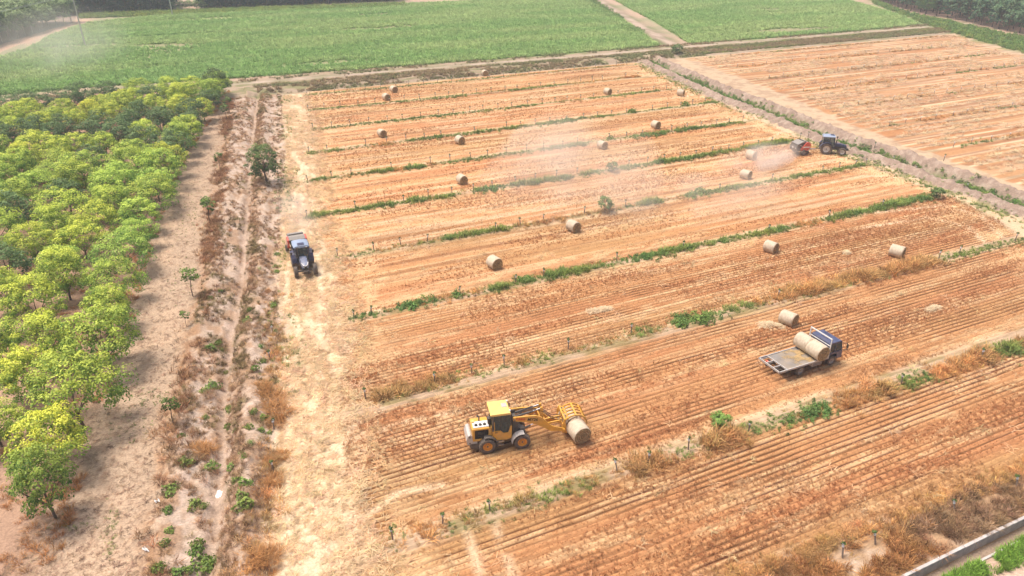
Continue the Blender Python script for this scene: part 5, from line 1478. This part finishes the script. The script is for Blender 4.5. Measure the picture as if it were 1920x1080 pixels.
# ---- flatbed truck
def truck(x, y, rz):
    T = empty('flatbed_truck', (x, y, hz(x, y) + .02), rz, 'blue flatbed truck with pale steel deck driving across the stubble', 'truck')
    # origin: rear axle on the ground, +x forward
    for (wx, sg, st) in ((0, 1, 0), (0, -1, 0), (3.1, 1, 0), (3.1, -1, 0)):
        wheel(T, (wx, sg * .82, .40), .40, .24 if wx else .34, .23, M_GRIM, sg, 22, False, st)
    MB().box((1.0, .38, .68), (6.2, .09, .16)).box((1.0, -.38, .68), (6.2, .09, .16)).box((.0, 0, .62), (.12, .8, .1)).box((1.6, 0, .62), (.12, .8, .1)).cyl((0, -.75, .4), (0, .75, .4), .09).cyl((3.1, -.75, .4), (3.1, .75, .4), .06).box((0, 0, .4), (.34, .34, .3), bev=.06).build('chassis', M_DGREY, T)
    dk = MB().box((.45, 0, .90), (3.75, 2.0, .05)).build('deck', M_RUST, T)
    fr = MB()
    for sg in (-1, 1):
        fr.box((.15, sg * 1.04, .92), (4.75, .07, .13))
        fr.box((.15, sg * .98, .82), (4.6, .06, .08))
    fr.box((-2.2, 0, .92), (.07, 2.15, .13)).box((-1.43, 0, .915), (.06, 2.0, .1)).box((2.50, 0, .915), (.08, 2.0, .14))
    for yy in (-.36, .34):
        fr.box((-1.82, yy, .915), (.70, .06, .09))
    for xx in (-1.0, -.4, .2, .8, 1.4, 2.0):
        fr.box((xx, 0, .81), (.06, 1.95, .10))
    fr.build('deck_frame', M_LGREY, T)
    MB().box((-1.35, 0, .62), (.1, 1.9, .08)).box((-1.7, .5, .66), (.8, .05, .05)).box((-1.7, -.5, .66), (.8, .05, .05)).build('tail_subframe', M_DGREY, T)
    MB().box((-1.75, .62, .72), (.14, .26, .18), bev=.02).build('tail_lamp', M_RED, T)
    rr = np.random.default_rng(5); V = []; F = []; K = []
    for i in range(1500):
        c = np.array([.9 + rr.normal(0, .55), rr.normal(0, .45), .935 + rr.uniform(0, .03)]); c[0] = min(max(c[0], -1.3), 2.3); c[1] = min(max(c[1], -.9), .9)
        if math.sin(c[0] * 4.1) * math.cos(c[1] * 5.3 + 1) < -.1: continue
        a_ = rr.uniform(0, 6.3); l_ = rr.uniform(.05, .14); d_ = np.array([math.cos(a_) * l_, math.sin(a_) * l_, 0]); s_ = np.array([-math.sin(a_), math.cos(a_), 0]) * .012
        k = len(V); V += [c - d_ - s_, c - d_ + s_, c + d_ + s_, c + d_ - s_]; F.append((k, k + 1, k + 2, k + 3)); K += [C(.62, .44, .22) * rr.uniform(.7, 1.2)] * 4
    o = link('loose_straw', mesh_from('loose_straw', V, F, M_LEAF, np.array(K)), T); o.color = (1, 1, 1, 1); o['kind'] = 'stuff'
    hb = MB()
    for sg in (-1, 1):
        hb.box((2.52, sg * 1.0, 1.72), (.06, .06, 1.50)).box((2.52, sg * .33, 1.2), (.05, .05, .55))
    hb.box((2.52, 0, 2.45), (.07, 2.06, .07)).box((2.52, 0, 1.86), (.05, 1.95, .05)).box((2.52, 0, 1.45), (.05, 1.95, .05))
    hb.build('headboard_rack', M_WPAINT, T)
    for sg in (-1, 1):
        tb = MB().box((1.55, sg * .80, .62), (1.0, .36, .34), bev=.03).build('side_locker', M_LGREY, T)
        MB().box((1.55, sg * .99, .69), (.9, .012, .05)).box((1.55, sg * .99, .57), (.9, .012, .05)).build('locker_rail', M_DGREY, tb)
        MB().strip([(.55 * math.cos(R(a)), sg * .80, .40 + .52 * math.sin(R(a))) for a in (20, 55, 90, 125, 160)], .4, .02).build('mudguard', M_DGREY, T)
    MB().cyl((.85, .55, .6), (.85, .95, .6), .0).cyl((2.15, .5, .62), (2.15, .95, .62), .2).build('fuel_tank', M_STEEL, T)
    # cab
    c = MB()
    side = [(2.62, .62), (2.70, .62), (2.72, .86), (2.84, 1.0), (3.36, 1.0), (3.50, .86), (3.54, .52), (3.98, .50), (4.02, .86), (3.98, 1.16), (2.62, 1.16)]
    for sg in (-1, 1):
        c.prism(side, sg * .90 - .03, sg * .90 + .03)
        c.box((2.66, sg * .90, 1.5), (.09, .07, .72)).box((3.22, sg * .90, 1.5), (.05, .05, .72))
        c.cyl((3.98, sg * .88, 1.14), (3.78, sg * .84, 1.88), .04)
    c.box((2.65, 0, 1.22), (.06, 1.78, 1.2)).box((3.98, 0, .86), (.07, 1.80, .62), bev=.02).box((3.3, 0, .64), (1.3, 1.7, .06))
    c.build('cab_body', M_BLUE, T)
    rf = MB().prism([(2.60, 1.86), (3.80, 1.86), (3.84, 1.92), (3.70, 2.0), (2.72, 2.02), (2.60, 1.95)], -.90, .90).build('cab_roof', M_BLUE, T)
    MB().box((3.1, 0, 2.03), (.34, .5, .03), bev=.01).box((3.5, .3, 2.015), (.12, .5, .02)).build('roof_vent', M_NAVY, rf)
    for sg in (-1, 1):
        MB().box((2.94, sg * .895, 1.5), (.48, .012, .66)).build('door_window', M_GLASS, T)
        MB().prism([(3.26, 1.17), (3.94, 1.17), (3.78, 1.84), (3.26, 1.84)], sg * .885 - .006, sg * .885 + .006).build('door_window', M_GLASS, T)
        m = MB().tube([(3.82, sg * .88, 1.78), (4.16, sg * 1.10, 1.76), (4.20, sg * 1.12, 1.25), (4.0, sg * .93, 1.12)], .028, 6).box((4.2, sg * 1.12, 1.52), (.05, .17, .34), bev=.02).box((4.2, sg * 1.12, 1.25), (.05, .16, .12), bev=.02)
        m.build('wing_mirror', M_BLK, T)
        MB().box((4.03, sg * .66, .82), (.05, .28, .16), bev=.02).build('headlight', M_WPAINT, T)
        MB().box((3.25, sg * .925, 1.06), (.14, .02, .03)).build('door_handle', M_BLK, T)
    MB().prism([(4.0, 1.17), (3.80, 1.86), (3.785, 1.86), (3.985, 1.17)], -.82, .82).build('windscreen', M_GLASS, T)
    MB().box((2.66, 0, 1.58), (.075, 1.4, .4)).build('rear_window', M_GLASS, T)
    MB().box((4.05, 0, .58), (.10, 1.86, .22), bev=.04).build('front_bumper', M_NAVY, T)
    se = MB()
    for yy in (-.45, .45): se.box((3.0, yy, 1.1), (.45, .5, .14), bev=.03).box((2.8, yy, 1.4), (.12, .48, .55), bev=.03)
    se.box((3.75, 0, 1.1), (.3, 1.6, .2), bev=.03)
    se.build('seats', M_BLK, T)
    return T
TX, TY = 37.45, 31.65
truck(TX, TY, 0.0)
for yy, lb in ((-.60, 'straw bale on the truck deck, near one of the pair, end toward camera'), (.62, 'straw bale on the truck deck, far one of the pair behind the cab')):
    bale(TX + 1.72, TY + yy, R(-1 if yy < 0 else 2), lb, 'bales on the truck deck', z=hz(TX, TY) + .955)

# ---- tractors and round balers
def tractor(x, y, rz, label, m_hood, m_roof, m_body, stripe, steer=0.0):
    T = empty('tractor', (x, y, hz(x, y) + .02), rz, label, 'tractor', 'tractors pulling balers')
    for sg in (-1, 1):
        wheel(T, (0, sg * .80, .78), .78, .44, .44, M_WRIM, sg, 20)
        wheel(T, (2.15, sg * .88, .53), .53, .36, .30, M_WRIM, sg, 18, True, steer)
        MB().strip([(.90 * math.cos(R(a)), sg * .80, .78 + .90 * math.sin(R(a))) for a in (5, 30, 55, 80, 105, 130, 155)], .46, .03).build('mudguard', m_body, T)
    MB().box((.9, 0, .75), (2.6, .42, .42), bev=.05).cyl((0, -.7, .78), (0, .7, .78), .16).cyl((2.15, -.75, .53), (2.15, .75, .53), .09).box((2.45, 0, .66), (.6, .4, .3), bev=.04).box((.6, -.5, .62), (.6, .3, .3), bev=.04).box((.6, .5, .62), (.6, .3, .3), bev=.04).build('chassis', M_DGREY, T)
    MB().box((2.88, 0, .68), (.32, .5, .3), bev=.03).box((3.02, 0, .66), (.06, .8, .1)).build('front_weight', M_BLK, T)
    hd = MB()
    hd.add(*loft([[(1.05, .34, .92), (1.05, .40, 1.25), (1.05, .30, 1.52), (1.05, 0, 1.57)], [(1.8, .34, .92), (1.8, .38, 1.22), (1.8, .28, 1.45), (1.8, 0, 1.50)], [(2.5, .30, .92), (2.5, .33, 1.14), (2.5, .24, 1.33), (2.5, 0, 1.38)], [(2.72, .22, .92), (2.72, .24, 1.06), (2.70, .16, 1.2), (2.70, 0, 1.24)]]))
    h = hd.build('hood', m_hood, T, True)
    MB().add(*loft([[(2.705, .20, .90), (2.725, .22, 1.05), (2.71, .15, 1.18), (2.71, 0, 1.21)], [(2.75, .18, .86), (2.75, .19, 1.0), (2.74, .13, 1.1), (2.74, 0, 1.12)]])).box((2.72, 0, .98), (.06, .40, .2)).build('grille', M_BLK, h)
    for sg in (-1, 1):
        MB().box((2.725, sg * .15, 1.08), (.05, .10, .07), bev=.01).build('headlight', M_WPAINT, h)
        MB().box((1.75, sg * .385, 1.02), (1.3, .03, .16)).build('hood_vent', M_BLK, h)
        if stripe:
            MB().strip([(2.30, sg * .30, 1.40), (2.66, sg * .17, 1.26), (2.74, 0, 1.22)], .05, .05).build('white_trim', M_WPAINT, h)
    # cab
    fr = MB()
    for sg in (-1, 1):
        fr.cyl((-.55, sg * .66, 1.55), (-.50, sg * .62, 2.38), .04).cyl((.42, sg * .70, 1.3), (.36, sg * .64, 2.38), .03).cyl((1.05, sg * .56, 1.0), (.92, sg * .56, 2.38), .04)
        fr.tube([(.42, sg * .70, 1.3), (.60, sg * .66, .85), (1.05, sg * .58, .85)], .035, 6)
    fr.box((-.56, 0, 1.4), (.06, 1.3, .3)).box((.3, 0, .86), (1.5, 1.1, .06))
    fr.build('cab_frame', m_body, T)
    for sg in (-1, 1):
        MB().add([(-.52, sg * .655, 1.58), (.41, sg * .69, 1.58), (.36, sg * .64, 2.36), (-.49, sg * .62, 2.36)], [(0, 1, 2, 3)]).build('side_window', M_GLASS, T)
        MB().add([(.44, sg * .69, 1.3), (.62, sg * .66, .9), (1.03, sg * .57, .9), (.91, sg * .56, 2.36), (.38, sg * .64, 2.36)], [(0, 1, 2, 3, 4)]).build('door_window', M_GLASS, T)
        MB().tube([(.95, sg * .6, 2.0), (1.08, sg * .95, 2.0)], .015, 6).box((1.08, sg * .98, 1.92), (.04, .16, .30), bev=.015).build('wing_mirror', M_BLK, T)
        MB().box((1.0, sg * .45, 2.42), (.08, .14, .08), bev=.01).build('work_lamp', M_WPAINT, T)
    MB().add([(1.045, -.55, 1.05), (1.045, .55, 1.05), (.93, .55, 2.36), (.93, -.55, 2.36)], [(0, 1, 2, 3)]).build('windscreen', M_GLASS, T)
    MB().add([(-.56, -.62, 1.56), (-.56, .62, 1.56), (-.51, .6, 2.36), (-.51, -.6, 2.36)], [(0, 1, 2, 3)]).build('rear_window', M_GLASS, T)
    rf = MB().add(*loft([[(-.66, .70, 2.38), (-.66, .72, 2.46), (-.60, .58, 2.56), (-.58, 0, 2.60)], [(.2, .74, 2.38), (.2, .76, 2.47), (.2, .62, 2.60), (.2, 0, 2.64)], [(1.02, .68, 2.38), (1.04, .70, 2.46), (.98, .56, 2.54), (.96, 0, 2.58)]])).build('cab_roof', m_roof, T, True)
    MB().prism([(.35, 2.61), (.88, 2.59), (.84, 2.63), (.4, 2.65)], -.3, .3).build('roof_vent', m_body, rf)
    se = MB().box((0, 0, 1.25), (.45, .46, .14), bev=.03).box((-.24, 0, 1.58), (.12, .44, .6), bev=.04).cyl((.75, 0, .9), (.6, 0, 1.45), .03).lathe([(.17, 0), (.19, .02), (.17, .04)], (.58, 0, 1.46), 14, 'z')
    se.build('driver_seat', M_BLK, T)
    MB().cyl((1.25, -.42, 1.4), (1.25, -.42, 2.35), .045, None, 10).lathe([(.05, 0), (.11, .03), (.12, .16), (.08, .22), (.001, .23)], (1.25, -.42, 2.33), 14, 'z').build('air_stack', M_BLK, T)
    MB().cyl((-.5, 0, .55), (-1.25, 0, .5), .05).box((-.6, 0, .72), (.5, .7, .08)).cyl((-.5, .35, .9), (-1.0, .35, .6), .03).cyl((-.5, -.35, .9), (-1.0, -.35, .6), .03).build('hitch', M_DGREY, T)
    return T

def loft(secs):
    """half sections (x, +y, z) from outside to the centre line, mirrored"""
    V = []; F = []
    full = []
    for s in secs:
        left = s; right = [(p[0], -p[1], p[2]) for p in s[::-1] if p[1] > 1e-6]
        full.append(list(left) + right)
    n = len(full[0])
    for s in full: V += s
    for k in range(len(full) - 1):
        for i in range(n - 1):
            F.append((k * n + i, k * n + i + 1, (k + 1) * n + i + 1, (k + 1) * n + i))
    F.append(tuple(range(n))); F.append(tuple(range((len(full) - 1) * n, len(full) * n))[::-1])
    return V, F

def baler(x, y, rz, label):
    B = empty('round_baler', (x, y, hz(x, y) + .02), rz, label, 'baler', 'round balers')
    for sg in (-1, 1):
        wheel(B, (-.1, sg * 1.0, .40), .40, .30, .22, M_GRIM, sg, 16)
    MB().box((.0, 0, .5), (.14, 1.9, .14)).prism([(.2, .5), (2.62, .42), (2.62, .54), (.3, .72)], -.10, .10).box((.75, 0, .55), (.5, 1.4, .1)).build('drawbar', M_LGREY, B)
    MB().cyl((2.5, 0, .78), (.8, 0, .95), .07).build('drive_shaft', M_YELR, B)
    MB().cyl((.72, -.85, .33), (.72, .85, .33), .20, None, 12).build('pickup_reel', M_DGREY, B)
    for k in range(14):
        pass
    MB().box((-.1, 0, 1.05), (1.5, 1.22, 1.1), bev=.1).build('bale_chamber', M_DGREY, B)
    for sg in (-1, 1):
        y0, y1 = (sg * .78, sg * .95)
        p = MB().prism([(.62, .72), (.92, 1.10), (.86, 1.62), (.55, 1.80), (.22, 1.82), (-.62, .98), (-.58, .72), (-.2, .66), (.2, .58)], min(y0, y1), max(y0, y1)).build('side_panel', M_RED, B)
        MB().prism([(.70, 1.06), (.80, 1.2), (-.2, 1.28), (-.38, 1.1)], min(sg * .953, sg * .945), max(sg * .953, sg * .945)).build('panel_band', M_WPAINT, p)
        MB().prism([(.18, 1.80), (-.30, 1.84), (-1.05, 1.55), (-1.28, 1.0), (-1.05, .55), (-.66, .70), (-.66, 1.0)], sg * .70 - .05, sg * .70 + .05).build('tailgate_side', M_DGREY, B)
        MB().cyl((-.2, sg * .84, 1.2), (-.75, sg * .80, 1.45), .05).build('tailgate_cylinder', M_STEEL, B)
        MB().box((-1.31, sg * .62, 1.02), (.06, .12, .10), bev=.01).build('tail_lamp', M_WPAINT, B)
    MB().prism([(.20, 1.84), (-.32, 1.90), (-1.08, 1.60), (-1.05, 1.53), (-.3, 1.80), (.20, 1.76)], -.76, .76).build('tailgate_top', M_MGREY, B)
    MB().prism([(-1.06, 1.58), (-1.32, 1.0), (-1.08, .5), (-1.0, .55), (-1.22, 1.0), (-1.0, 1.54)], -.74, .74).build('tailgate', M_DGREY, B)
    MB().prism([(.24, 1.86), (.58, 1.84), (.90, 1.62), (.84, 1.56), (.54, 1.76), (.24, 1.78)], -.77, .77).build('net_box_cover', M_MGREY, B)
    MB().cyl((.12, -.72, 1.86), (.12, .72, 1.86), .09, None, 12).build('drive_roller', M_BLK, B)
    MB().box((-1.335, 0, 1.08), (.012, .30, .2)).build('number_plate', M_WPAINT, B)
    return B

# tractor pair at the right end of the field, turning toward the camera
a = np.array(W(1547, 290)); b = np.array(W(1575, 292))
h = math.atan2(*(b - a)[::-1]); 
dirv = np.array([math.cos(h), math.sin(h)]); lft = np.array([-dirv[1], dirv[0]])
p = a + lft * .95
tractor(p[0], p[1], h, 'dark navy tractor with white wheel rims at the right end of the field', M_NAVY, M_LBLUE, M_NAVY, False, R(-8))
hp = p - dirv * 1.25
bh = R(-8)
bd = np.array([math.cos(bh), math.sin(bh)])
q = hp - bd * 2.62
baler(q[0], q[1], bh, 'red and grey round baler behind the navy tractor, trailing dust')
# tractor pair on the straw track, driving toward the camera
fl_, fr_ = np.array(W(556, 517)), np.array(W(592, 514))
mid = (fl_ + fr_) / 2
ax = (fr_ - fl_) / np.linalg.norm(fr_ - fl_); fw = np.array([ax[1], -ax[0]])
fw = np.array([-.045, -.999]); ax = np.array([-fw[1], fw[0]])
h = math.atan2(fw[1], fw[0])
p = np.array([7.80, 64.85])
tractor(p[0], p[1], h, 'grey-blue tractor with light blue roof driving toward the camera on the straw track', M_GBLUE, M_LBLUE, M_NAVY, True)
hp = p - fw * 1.25
q = hp - fw * 2.62
baler(q[0], q[1], h + .03, 'red-sided round baler towed on the straw track behind the grey-blue tractor')

# ------------------------------------------------------------------ retaining wall and kerb at the lower right
M_CONC = mat('old_concrete', (.40, .365, .345), .9, var=.22, scale=2.5, bump=.3)
M_CONC2 = mat('pale_concrete', (.50, .455, .425), .9, var=.15, scale=2.5, bump=.3)
Wl = empty('retaining_wall', (34, 14.83, -.62), 0, 'low concrete retaining wall with pale coping below the brown weeds', 'wall')
pan = MB().box((0, 0, .31), (.985, .13, .66), bev=.012).mesh('wall_panel', M_CONC)
cop = MB().box((0, 0, 0), (1.985, .17, .08), bev=.015).mesh('coping_slab', M_CONC2)
ker = MB().box((0, 0, 0), (1.185, .13, .46), bev=.015).mesh('kerb_stone', M_CONC2)
Kb = empty('kerb', (34, 13.98, -.62), 0, 'low pale kerb of the drain below the retaining wall', 'kerb')
def sk(x): return -.045 * (x - 34)
for k in range(-12, 18):
    o = link('wall_panel', pan, Wl); o.location = (k * 1.0, random.uniform(-.012, .012), random.uniform(-.01, .01)); o.rotation_euler = (0, 0, random.uniform(-.008, .008))
for k in range(-6, 9):
    o = link('coping_slab', cop, Wl); o.location = (k * 2.0 + .5, random.uniform(-.01, .01), .69 + random.uniform(-.008, .008)); o.rotation_euler = (0, 0, random.uniform(-.006, .006))
for k in range(-10, 16):
    o = link('kerb_stone', ker, Kb); o.location = (k * 1.2, random.uniform(-.015, .015), .20 + random.uniform(-.02, .02)); o.rotation_euler = (random.uniform(-.03, .03), 0, random.uniform(-.01, .01))

# ------------------------------------------------------------------ poles and line at the upper left
M_POLE = mat('concrete_pole', (.48, .45, .42), .85, var=.1)
POLES = []
for (u, v, lb) in ((160, 86, 'grey concrete power pole standing in the green field, the nearer of two'), (324, 30, 'grey concrete power pole at the far edge of the green field')):
    x, y = W(u, v)
    P = empty('power_pole', (x, y, hz(x, y)), R(20), lb, 'pole', 'power poles')
    MB().cyl((0, 0, -.5), (0, 0, 13), .20, .12, 10).build('shaft', M_POLE, P)
    MB().box((0, 0, 12.3), (2.0, .10, .12)).box((0, 0, 11.2), (1.4, .08, .1)).build('crossarm', M_STAKE, P)
    for xx in (-.9, 0, .9):
        MB().cyl((xx, 0, 12.3), (xx, 0, 12.62), .05, .04, 8).build('insulator', M_WPAINT, P)
    POLES.append(Vector((x, y, hz(x, y))))
d = (POLES[1] - POLES[0]); d.z = 0
ends = [POLES[0] - d * 1.0, POLES[0], POLES[1], POLES[1] + d * 1.0]
for xx, lb in ((-.9, 'left'), (0, 'middle'), (.9, 'right')):
    w = MB()
    sdv = Vector((math.cos(R(20)) * xx, math.sin(R(20)) * xx, 0))
    for i in range(3):
        a, b = ends[i] + sdv, ends[i + 1] + sdv
        pts = []
        for k in range(13):
            t = k / 12
            pp = a.lerp(b, t); pp.z = 12.62 - 4 * .7 * t * (1 - t)
            pts.append(pp)
        w.tube(pts, .018, 5)
    o = w.build('power_line', M_STEEL)
    tag(o, 'thin %s wire of the three strung between the power poles' % lb, 'wire', 'power lines')

# ------------------------------------------------------------------ litter and loose straw heaps
def crumple(name, seed, sx, sy):
    rr = np.random.default_rng(seed); V = []; F = []
    n = 9
    for j in range(n):
        for i in range(n):
            e = 1 - .25 * rr.uniform() * (i in (0, n - 1) or j in (0, n - 1))
            V.append(((i / (n - 1) - .5) * sx * e, (j / (n - 1) - .5) * sy * e + .1 * math.sin(i), .04 + .12 * rr.uniform() * (.4 + .6 * math.sin(i * .7) ** 2)))
    for j in range(n - 1):
        for i in range(n - 1):
            k = j * n + i; F.append((k, k + 1, k + n + 1, k + n))
    return mesh_from(name, V, F, MATS['white_wrap'])
for (u, v, sx, sy, lb) in ((403, 914, .85, .65, 'crumpled white plastic sheet lying on the ditch bank'), (296, 941, .28, .22, 'scrap of white litter at the edge of the dirt road'), (275, 1036, .16, .4, 'narrow white scrap near the bottom of the dirt road')):
    x, y = W(u, v)
    o = link('plastic_sheet', crumple('plastic_sheet', u, sx, sy)); o.location = (x, y, hz(x, y)); o.rotation_euler = (0, 0, .6)
    tag(o, lb, 'litter')
def heap(u, v, L_, w_, n, rz, lb, hgt=.14):
    rr = np.random.default_rng(u); V = []; F = []; K = []
    for i in range(n):
        j = rr.integers(0, 9); c = np.array([math.sin(j * 2.4 + u) * L_ * .32 + rr.normal(0, L_ * .09), math.cos(j * 1.7 + u) * w_ * .3 + rr.normal(0, w_ * .12), 0]); c[2] = hgt * math.exp(-(c[0] / L_ * 2) ** 2 - (c[1] / w_ * 2) ** 2) * rr.uniform(.2, 1.2)
        a = rr.uniform(0, PI * 2); l = rr.uniform(.12, .3); d = np.array([math.cos(a) * l, math.sin(a) * l, rr.uniform(-.05, .1)]); s = np.array([-math.sin(a), math.cos(a), 0]) * .012
        k = len(V); V += [c - d - s, c - d + s, c + d + s, c + d - s]; F.append((k, k + 1, k + 2, k + 3)); K += [C(.80, .64, .42) * rr.uniform(.75, 1.15)] * 4
    o = link('straw_heap', mesh_from('straw_heap', V, F, M_LEAF, np.array(K)))
    x, y = W(u, v); o.location = (x, y, hz(x, y) + .05); o.rotation_euler = (0, 0, rz); o.color = (1, 1, 1, 1)
    tag(o, lb, 'straw heap')
heap(1445, 611, 2.2, 1.0, 900, -.5, 'pale heap of loose straw beside the bale behind the truck')
heap(1125, 582, 2.6, .9, 500, -.1, 'pale flattened straw patch in the middle of the stubble')
heap(1748, 580, 1.8, .6, 350, .1, 'small pale straw patch on the stubble right of the truck')
heap(1588, 475, .9, .6, 300, .1, 'small pale straw heap between the two right-hand bales')

# ------------------------------------------------------------------ dust raised by the balers and field haze
def dust(name, label, pts, radii, dens, seed, colr=(.98, .94, .89)):
    """one closed cloud: overlapping lobes merged into a single hull, filled with uneven dust"""
    me = bpy.data.meshes.new(name)
    import bmesh
    c = Vector((sum(p[0] for p in pts) / len(pts), sum(p[1] for p in pts) / len(pts), 0))
    bm = bmesh.new()
    for p, r in zip(pts, radii):
        g = bmesh.ops.create_icosphere(bm, subdivisions=2, radius=1.0)
        for v in g['verts']:
            v.co = Vector((v.co.x * r[0] + p[0] - c.x, v.co.y * r[1] + p[1] - c.y, v.co.z * r[2] + p[2]))
    h = bmesh.ops.convex_hull(bm, input=bm.verts)
    bmesh.ops.delete(bm, geom=list({e for e in h['geom_interior'] + h['geom_unused'] if isinstance(e, bmesh.types.BMVert)}), context='VERTS')
    bm.to_mesh(me); bm.free()
    m = bpy.data.materials.new(name); m.use_nodes = True; nt = m.node_tree
    nt.nodes.remove(nt.nodes['Principled BSDF']); out = nt.nodes['Material Output']
    pv = nt.nodes.new('ShaderNodeVolumePrincipled'); pv.inputs['Color'].default_value = (*colr, 1); pv.inputs['Anisotropy'].default_value = .0
    tc = nt.nodes.new('ShaderNodeTexCoord')
    n = nt.nodes.new('ShaderNodeTexNoise'); n.inputs['Scale'].default_value = .16; n.inputs['Detail'].default_value = 4; n.inputs['Roughness'].default_value = .6
    nt.links.new(tc.outputs['Object'], n.inputs['Vector'])
    r = nt.nodes.new('ShaderNodeMapRange'); r.inputs['From Min'].default_value = .38; r.inputs['From Max'].default_value = .66; r.inputs['To Min'].default_value = 0; r.inputs['To Max'].default_value = dens
    nt.links.new(n.outputs['Fac'], r.inputs['Value'])
    # fade toward the rim of the cloud's own bounding ellipsoid
    mp = nt.nodes.new('ShaderNodeVectorMath'); mp.operation = 'MULTIPLY_ADD'; mp.inputs[1].default_value = (2, 2, 2); mp.inputs[2].default_value = (-1, -1, -1)
    nt.links.new(tc.outputs['Generated'], mp.inputs[0])
    sp = nt.nodes.new('ShaderNodeVectorMath'); sp.operation = 'MULTIPLY'; sp.inputs[1].default_value = (1, 1, .8); nt.links.new(mp.outputs[0], sp.inputs[0])
    ln = nt.nodes.new('ShaderNodeVectorMath'); ln.operation = 'LENGTH'; nt.links.new(sp.outputs[0], ln.inputs[0])
    f = nt.nodes.new('ShaderNodeMapRange'); f.interpolation_type = 'SMOOTHSTEP'; f.inputs['From Min'].default_value = 1.0; f.inputs['From Max'].default_value = .1; f.inputs['To Min'].default_value = 0; f.inputs['To Max'].default_value = 1
    nt.links.new(ln.outputs['Value'], f.inputs['Value'])
    mu = nt.nodes.new('ShaderNodeMath'); mu.operation = 'MULTIPLY'; nt.links.new(r.outputs[0], mu.inputs[0]); nt.links.new(f.outputs[0], mu.inputs[1])
    nt.links.new(mu.outputs[0], pv.inputs['Density']); nt.links.new(pv.outputs[0], out.inputs['Volume'])
    me.materials.append(m)
    o = link(name, me); o.location = c
    return tag(o, label, None, None, 'stuff')
def at3(u, v, z): x, y = W(u, v, z); return (x, y, z)
dust('baler_dust', 'pale dust trailing behind the red baler', [at3(1486, 280, 1.0), at3(1450, 290, 1.3), at3(1400, 302, 1.4), at3(1370, 318, 1.0)], [(1.8, 1.8, 1.4), (3.2, 2.6, 2.0), (3.2, 2.8, 2.0), (3, 3, 1.4)], .6, 1)
dust('drifting_dust', 'tall pale veil of dust drifting over the middle of the field', [at3(1100, 235, 3.5), at3(1085, 300, 3.5), at3(1060, 370, 3.0), at3(1040, 405, 2.5)], [(7, 9, 4.4), (11, 10, 4.8), (12, 9, 4.2), (12, 7, 3.2)], .075, 2)
dust('spreading_dust', 'thin dust spread low across the middle plots toward the right', [at3(1150, 380, 1.6), at3(1300, 375, 1.8), at3(1480, 355, 1.6)], [(9, 6, 2.2), (10, 6, 2.4), (9, 5, 2.2)], .10, 3)
dust('track_dust', 'thin dust behind the tractor on the straw track', [at3(560, 425, 1.0), at3(548, 390, 1.4)], [(2.6, 3.0, 1.6), (3.2, 5, 2.0)], .22, 4)
dust('crop_dust', 'pale dust hanging over the left part of the green field', [at3(30, 120, 3), at3(90, 90, 4), at3(150, 60, 4)], [(16, 26, 7), (18, 30, 8), (18, 30, 7)], .022, 5)

me = bpy.data.meshes.new('haze')
me.from_pydata([(x, y, z) for x in (-880, 1450) for y in (-290, 1450) for z in (-3.5, 34.0)], [], [(0, 1, 3, 2), (4, 6, 7, 5), (0, 4, 5, 1), (2, 3, 7, 6), (0, 2, 6, 4), (1, 5, 7, 3)]); me.update()
m = bpy.data.materials.new('haze'); m.use_nodes = True; nt = m.node_tree
nt.nodes.remove(nt.nodes['Principled BSDF'])
pv = nt.nodes.new('ShaderNodeVolumePrincipled'); pv.inputs['Color'].default_value = (.80, .90, 1.0, 1); pv.inputs['Density'].default_value = .0005; pv.inputs['Anisotropy'].default_value = .0
nt.links.new(pv.outputs[0], nt.nodes['Material Output'].inputs['Volume'])
me.materials.append(m)
o = link('haze', me)
tag(o, 'thin pale haze over the fields', None, None, 'stuff')
